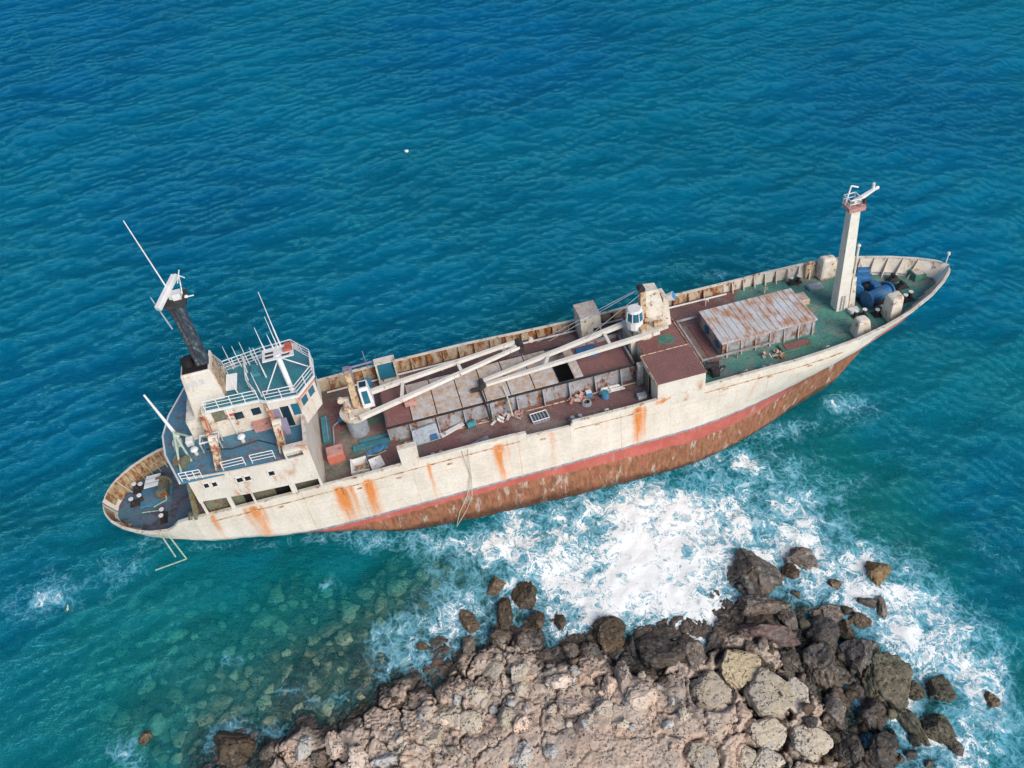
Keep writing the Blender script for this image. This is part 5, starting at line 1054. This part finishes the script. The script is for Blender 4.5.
# ---- pipes and small fittings along the main deck
P('deck_pipe', MB().path([(26, -2.98, .12), (33, -3.0, .12), (40, -2.98, .12), (47.3, -2.98, .12)], .07), 'beige')
P('deck_pipe', MB().path([(26, 3.1, .14), (36, 3.1, .14), (47.4, 3.1, .14)], .08), 'grey')
for x, y in ((29.0, -5.9), (34.8, -5.9), (43.5, -5.9), (56.5, -5.6), (64.5, -5.3), (31.0, 5.2), (37.0, 5.2), (57.5, 5.0), (63.5, 4.6)):
    P('air_pipe', MB().path([(x, y, .02), (x, y, .75), (x+.25, y, .75), (x+.25, y, .5)], .07), 'crane')
for x in (28.2, 40.6, 58.4): bollard(x, -5.6, .02, .7, 0, 'coaming', 'grey', .5, .15)
# ---- foredeck
fm = P('foremast', MB().prism([(68.25, -.55), (69.45, -.55), (69.45, .55), (68.25, .55)], 0.02, 11.0, top=[(68.08, -.4), (68.92, -.4), (68.92, .4), (68.08, .4)]), 'mast')
P('mast_buttress', MB().prism([(69.47, -.6), (70.1, -.6), (70.1, .5), (69.47, .5)], 0.03, 3.6, top=[(69.4, -.5), (69.8, -.5), (69.8, .4), (69.4, .4)]), 'crane', fm)
P('mast_ladder', MB().rail([(68.6, -.62, .2), (68.9, -.62, .2)], 1.6, .03, 5, .3), 'grey', fm)
P('mast_pipe', MB().tube((70.25, .6, 2.5), (70.15, .6, 6.3), .12, n=8).dome((70.15, .6, 6.3), .2), 'crane', fm)
P('mast_platform', MB().prism([(67.7, -.65), (69.2, -.7), (69.5, 0), (69.2, .75), (67.8, .7)], 11.0, 11.35), 'pink', fm)
P('masthead_rail', MB().rail([(67.75, -.5, 11.35), (68.8, -.5, 11.35), (68.8, .6, 11.35), (67.75, .6, 11.35)], .8, .04, 2, 1.4, True), 'white', fm)
P('masthead_arm', MB().beam((68.2, -.2, 11.7), (70.6, .5, 12.1), .35, .35, .2, .2).tube((70.4, .5, 11.9), (70.4, .5, 12.7), .12, n=8).tube((70.6, .5, 12.1), (70.95, .6, 12.1), .15, n=8).path([(67.6, 0, 11.5), (68.3, .6, 12.9), (69.0, .6, 12.6)], .07), 'white', fm)
P('masthead_lamp', MB().tube((68.9, -.75, 11.8), (68.9, -.75, 12.2), .16, n=8), 'dark', fm)
P('mast_step_box', MB().box(69.2, 70.2, -1.35, -.75, .05, .4), 'white', fm, bevel=.05)
wl = P('windlass', MB().tube((71.0, -.9, .95), (73.6, -.3, .95), .62, .62, 16).tube((71.0, -.9, .95), (71.1, -.88, .95), .85, n=16).tube((73.5, -.32, .95), (73.65, -.28, .95), .85, n=16), 'winch')
P('windlass_gearbox', MB().box(72.3, 73.0, .0, 1.0, .1, 1.5).box(73.3, 74.0, -.9, -.3, .1, 1.3), 'winch', wl, bevel=.12)
P('cable_lifter', MB().tube((70.8, .6, 1.0), (71.9, 2.6, 1.0), .5, .55, 14).tube((70.7, .5, 1.0), (70.85, .75, 1.0), .75, n=14), 'winch', wl)
P('windlass_motor', MB().tube((71.6, 2.2, 1.2), (72.9, 1.5, 1.2), .5, n=14).box(71.9, 73.2, 2.4, 3.2, .1, 1.1).tube((72.2, 3.0, 1.2), (73.3, 2.6, 1.2), .48, n=14), 'winch', wl, bevel=.05)
P('windlass_bed', MB().box(70.7, 73.8, -1.2, 3.2, .08, .18), 'dark', wl)
for (x, y) in ((75.4, 1.6), (75.5, .3)):
    cs_ = P('chain_stopper', MB().hexa([(x-.7, y-.35, .2), (x+.7, y-.35, .2), (x+.7, y+.35, .2), (x-.7, y+.35, .2)], [(x-.2, y-.2, .75), (x+.3, y-.2, .75), (x+.3, y+.2, .75), (x-.2, y+.2, .75)]).tube((x, y-.3, .8), (x, y+.3, .8), .16, n=8), 'dark')
    mb = MB()
    for k in range(6): q = .8+k*.24; mb.box(x-q-.1, x-q+.1, y-.07+.06*(k % 2), y+.07+.06*(k % 2), .24, .34)
    P('anchor_chain', mb, 'dark', cs_)
P('deck_locker', MB().hexa([(77.0, .5, .2), (78.3, .5, .2), (78.1, 1.7, .2), (77.0, 1.9, .2)], [(77.1, .6, .9), (78.2, .6, .9), (78.0, 1.6, .9), (77.1, 1.8, .9)]), 'green')
P('locker_lid', MB().box(77.2, 78.0, .7, 1.6, .91, .98), 'hatch')
bollard(74.6, -1.6, .15, .7, .25); bollard(71.2, -2.5, .1, .7, .3); bollard(72.6, 4.0, .1, .8, -.3); bollard(69.4, -1.9, .05, .8, -.1); bollard(66.5, 5.0, .05, .8, 0)
for nm, b0, b1, z0, z1 in (('ventilator', [(67.7, -4.9), (69.5, -4.75), (69.6, -3.4), (67.8, -3.4)], [(67.9, -4.7), (69.1, -4.6), (69.0, -3.6), (68.0, -3.6)], .02, 1.9),
                       ('ventilator', [(71.5, -4.0), (73.1, -3.5), (73.2, -2.1), (71.6, -2.3)], [(71.6, -3.9), (73.0, -3.5), (73.0, -2.3), (71.7, -2.4)], .05, 2.6),
                       ('ventilator', [(69.2, 4.2), (71.0, 4.2), (71.0, 5.5), (69.2, 5.8)], [(69.4, 4.4), (70.8, 4.4), (70.8, 5.2), (69.4, 5.4)], .05, 2.4)):
    vt = P(nm, MB().prism(b0, z0, z1, top=b1), 'crane', bevel=.25)
P('rust_door', MB().box(68.2, 69.1, 5.3, 5.7, .05, 1.7), 'beige')
P('bulwark_gate', MB().rail([(76.6, 3.05, .25), (78.0, 2.2, .25)], 1.3, .07, 2, .7), 'white')
P('access_hatch', MB().box(67.6, 69.0, 3.1, 4.0, .05, .35), 'grey', bevel=.05)
P('access_hatch', MB().box(65.6, 66.6, 1.4, 2.8, .05, .7), 'hatch', bevel=.1)
P('bow_light', MB().tube((79.6, .1, 1.9), (79.65, .1, 3.0), .05, n=6).tube((79.65, .1, 3.0), (79.65, .1, 3.25), .13, n=8), 'white')
P('mooring_rope', MB().path([(30.6, -6.85, 1.3), (30.9, -6.98, -1.8), (30.2, -6.95, -4.2), (29.2, -6.9, -6.2), (28.6, -7.1, -7.8)], .03).path([(31.1, -6.85, 1.3), (30.9, -7.0, -2.0), (30.6, -6.98, -4.4), (29.9, -6.95, -6.0), (28.6, -7.2, -7.7)], .03), 'rope')

# ---------------------------------------------------------------- loose things lying on the deck
def loose(name, x, y, z, label, cat, rz=0, group=None):
    o = empty(name, SHIP @ Matrix.Translation((x, y, z)) @ Matrix.Rotation(rz, 4, 'Z')); tag(o, label, cat, group); return o
O0 = (0, 0, 0)
def L(name, mb, mat, p, **kw): return mb.build(name, mat, p, off=O0, **kw)
t = loose('crate', 20.1, -2.6, .01, 'orange red crate standing on deck in front of the bridge', 'crate', .05)
L('crate_body', MB().box(-.75, .75, -.65, .65, 0, .95), 'orange', t, bevel=.06); L('crate_lid', MB().box(-.7, .7, -.6, .6, .955, 1.03), 'pink', t, bevel=.03)
t = loose('broken_tank', 22.5, -4.6, .01, 'broken open white tank near the bulwark below the bridge', 'tank', .15)
mb = MB()
for a, b in (((-1.3, -.7), (.1, -.9)), ((.1, -.9), (.2, .5)), ((.2, .5), (-1.0, .75)), ((-1.0, .75), (-1.3, -.7))):
    mb.hexa([(*a, 0), (*b, 0), (b[0]*.9, b[1]*.9, 0), (a[0]*.9, a[1]*.9, 0)], [(a[0]*1.1, a[1]*1.1, .85), (b[0]*1.1, b[1]*1.1, .7), (b[0]*1.0, b[1]*1.0, .7), (a[0]*1.0, a[1]*1.0, .85)])
L('tank_wall', mb, 'white', t); L('tank_lid', MB().hexa([(.3, -.8, .0), (1.5, -.6, .1), (1.4, .5, .25), (.3, .3, .4)], [(.3, -.8, .12), (1.5, -.6, .2), (1.4, .5, .35), (.3, .3, .5)]), 'white', t)
L('tank_floor', MB().box(-1.0, .1, -.6, .5, .02, .08), 'beige', t)
t = loose('panel', 19.25, 1.0, .01, 'long teal panel leaning flat against the front of the bridge', 'panel')
L('board', MB().hexa([(-.1, -1.5, 0), (.55, -1.5, 0), (.55, 1.6, 0), (-.1, 1.6, 0)], [(-.1, -1.5, .45), (.35, -1.5, .45), (.35, 1.6, .45), (-.1, 1.6, .45)]), 'tealpaint', t); L('board_rail', MB().box(.36, .42, -1.5, 1.6, .45, .5), 'grey', t)
t = loose('pipe', 20.4, .6, .06, 'thin bent grey pipe lying on deck between the bridge and the aft crane', 'pipe')
L('pipe_run', MB().path([(-.4, -1.9, .05), (-.3, .8, .05), (.8, 1.6, .05)], .07), 'grey', t); L('pipe_flange', MB().tube((-.4, -1.95, .05), (-.4, -1.85, .05), .16, n=10), 'dark', t)
t = loose('winch_stand', 21.1, 1.6, .01, 'small blue winch on a stand beside the aft crane', 'winch')
L('stand', MB().box(-.35, .35, -.3, .3, 0, .35), 'dark', t); L('drum', MB().tube((-.35, 0, .55), (.35, 0, .55), .3, n=12), 'winch', t)
t = loose('tarpaulin', 23.6, -2.9, .01, 'crumpled dark blue sheet lying by the foot of the aft crane', 'sheet', .2)
v = []
for jx in range(9):
    for jy in range(5): v.append((-1.0+jx*.25, -.35+jy*.18, .03+.14*random.random()))
L('cloth', MB().add(v, [(a*5+b, a*5+5+b, a*5+6+b, a*5+1+b) for a in range(8) for b in range(4)]), 'blueplastic', t); L('rope_loop', MB().path([(-1, -.3, .1), (-.2, -.55, .06), (.7, -.5, .06)], .04), 'rope', t)
t = loose('wrecked_panel', 28.2, -3.0, .01, 'large bent white sheet metal panel against the side of the long hatch', 'panel')
L('sheet', MB().hexa([(-1.4, -.6, 0), (1.0, -.5, 0), (.9, -.35, 0), (-1.3, -.4, 0)], [(-1.3, .15, 1.1), (.9, .3, 1.2), (.8, .4, 1.2), (-1.2, .3, 1.1)]), 'grey', t); L('opening', MB().hexa([(.1, -.55, .1), (.8, -.52, .1), (.8, -.4, .1), (.1, -.4, .1)], [(.15, -.36, .5), (.75, -.33, .5), (.75, -.2, .5), (.15, -.2, .5)]), 'winch', t)
t = loose('plank', 30.4, -2.95, .02, 'pale plank tipped on the coaming edge beside the bent white panel', 'plank', .3)
L('board', MB().hexa([(-1.2, -.2, 0), (1.1, -.2, .15), (1.1, .2, .15), (-1.2, .2, 0)], [(-1.2, -.2, .14), (1.1, -.2, .3), (1.1, .2, .3), (-1.2, .2, .14)]), 'white', t); L('batten', MB().box(-.9, -.7, -.19, .19, .17, .25), 'grey', t)
t = loose('bin', 32.0, -3.1, .01, 'small teal bin knocked over beside the long hatch', 'bin')
L('bin_body', MB().tube((-.3, 0, .3), (.4, .1, .3), .3, .36, 12), 'tealpaint', t); L('bin_rim', MB().tube((.4, .1, .3), (.46, .11, .3), .4, n=12), 'grey', t)
t = loose('basket', 38.0, -4.2, .01, 'pale blue grey slatted basket lying on the maroon deck', 'basket', .05)
mb = MB().box(-.75, .75, -.5, .5, 0, .06)
for k in range(6): mb.box(-.75+k*.28, -.67+k*.28, -.5, .5, .06, .3)
L('slats', mb, 'grey', t); L('basket_rim', MB().path([(-.75, -.5, .33), (.75, -.5, .33), (.75, .5, .33), (-.75, .5, .33), (-.75, -.5, .33)], .05), 'white', t)
t = loose('pallet', 32.5, -5.5, .01, 'broken grey pallet by the near bulwark', 'pallet', .3)
mb = MB()
for k in range(5): mb.box(-.8, .8, -.5+k*.23, -.36+k*.23, .12, .18)
L('deck_boards', mb, 'grey', t); L('bearers', MB().box(-.75, -.6, -.5, .55, 0, .12).box(.6, .75, -.5, .55, 0, .12), 'coaming', t)
for (x, y, mt, lab) in ((34.3, -3.2, 'white', 'heap of white and grey scrap at the foot of the black hook block'), (35.9, -3.4, 'pink', 'heap of rusty pink scrap below the hanging cable'), (41.6, -3.3, 'salmon', 'heap of salmon red scrap beside the open end of the long hatch'), (42.4, -3.9, 'grey', 'coil of grey hose beside the salmon scrap heap'), (60.0, -4.3, 'beige', 'spread of brown rust flakes on the green foredeck'), (54.2, -3.9, 'grey', 'dark machinery wreckage between the mast house and the green foredeck')):
    t = loose('scrap_heap', x, y, .01, lab, 'scrap', 0, 'scrap heaps on the deck')
    if 'coil' in lab:
        mb = MB()
        for k in range(3): mb.path([(.45*math.cos(a)*(1-.12*k), .45*math.sin(a)*(1-.12*k), .06+.1*k) for a in np.linspace(0, 6.28, 13)], .06)
        L('hose', mb, 'grey', t); L('hose_nozzle', MB().tube((.4, 0, .1), (.85, .2, .08), .07, n=8), 'dark', t); continue
    mb, mb2 = MB(), MB()
    for k in range(16):
        bx, by, bz = random.uniform(-.8, .8), random.uniform(-.5, .5), random.uniform(0, .25); a = random.uniform(0, 3); l = random.uniform(.2, .7)
        d = Vector((math.cos(a)*l, math.sin(a)*l, random.uniform(-.05, .2)))
        (mb if k % 3 else mb2).beam(Vector((bx, by, bz+.06)), Vector((bx, by, bz+.06))+d, random.uniform(.06, .3), random.uniform(.03, .1))
    if 'machinery' in lab: mb.tube((-.5, .3, .5), (.6, -.2, .5), .4, n=12).box(-.3, .4, -.9, -.4, 0, .8)
    L('scrap_metal', mb, 'dark' if 'machinery' in lab else mt, t); L('scrap_plate', mb2, 'grey' if 'machinery' in lab else 'hatch', t)
t = loose('drum', 44.2, -3.7, .01, 'bright blue plastic drum on the maroon deck near the mast house', 'drum')
L('drum_body', MB().tube((0, 0, 0), (0, 0, .6), .36, n=14).tube((0, 0, .28), (0, 0, .33), .39, n=14), 'blueplastic', t); L('drum_lid', MB().tube((0, 0, .6), (0, 0, .63), .33, n=14), 'tealpaint', t)
t = loose('canister', 42.9, -3.0, .01, 'small pale blue canister between the scrap and the pipe bundle', 'canister')
L('canister_body', MB().box(-.3, .3, -.25, .25, 0, .5), 'blueplastic', t, bevel=.06); L('canister_cap', MB().box(-.25, .25, -.2, .2, .505, .56), 'white', t)
t = loose('pipe_bundle', 45.2, -2.95, .01, 'bundle of pale pipes lying beside the long hatch near the mast house', 'pipes', -.05)
mb = MB()
for k in range(5): mb.tube((-1.4+.1*k, -.35+.16*k, .1+.07*(k % 2)), (1.0-.12*k, -.3+.16*k, .1+.07*(k % 2)), .085, n=8)
L('pipe_lengths', mb, 'white', t); L('lashing', MB().box(-.4, -.3, -.45, .4, .0, .28), 'rope', t)
t = loose('toolbox', 47.2, -4.9, .01, 'small white box beside the mast house doorway', 'box')
L('box_body', MB().box(-.4, .4, -.25, .25, 0, .35), 'white', t, bevel=.03); L('box_lid', MB().box(-.41, .41, -.26, .26, .355, .42), 'grey', t)
t = loose('valve_wheel', 47.0, -1.9, .01, 'blue grey valve unit standing by the corner of the mast house', 'valve')
L('valve_body', MB().tube((0, 0, 0), (0, 0, .8), .2, n=10).box(-.3, .3, -.2, .2, .3, .6), 'grey', t); L('valve_handle', MB().tube((0, 0, .85), (0, 0, .9), .35, n=12), 'winch', t)
t = loose('barrel', 23.9, 5.6, .01, 'blue barrel against the far bulwark by the control booth', 'barrel')
L('barrel_body', MB().tube((0, 0, 0), (0, 0, .85), .4, n=14), 'blueplastic', t); L('barrel_hoop', MB().tube((0, 0, .4), (0, 0, .46), .43, n=14), 'winch', t)
o = npmesh('float', rock_shape(900, SV, 'rock')*(.32, .32, .22), SF, M['white']); o.location = (-13.9, 93.6, .15)
tag(o, 'tiny white float drifting alone on the open sea beyond the wreck', 'float')
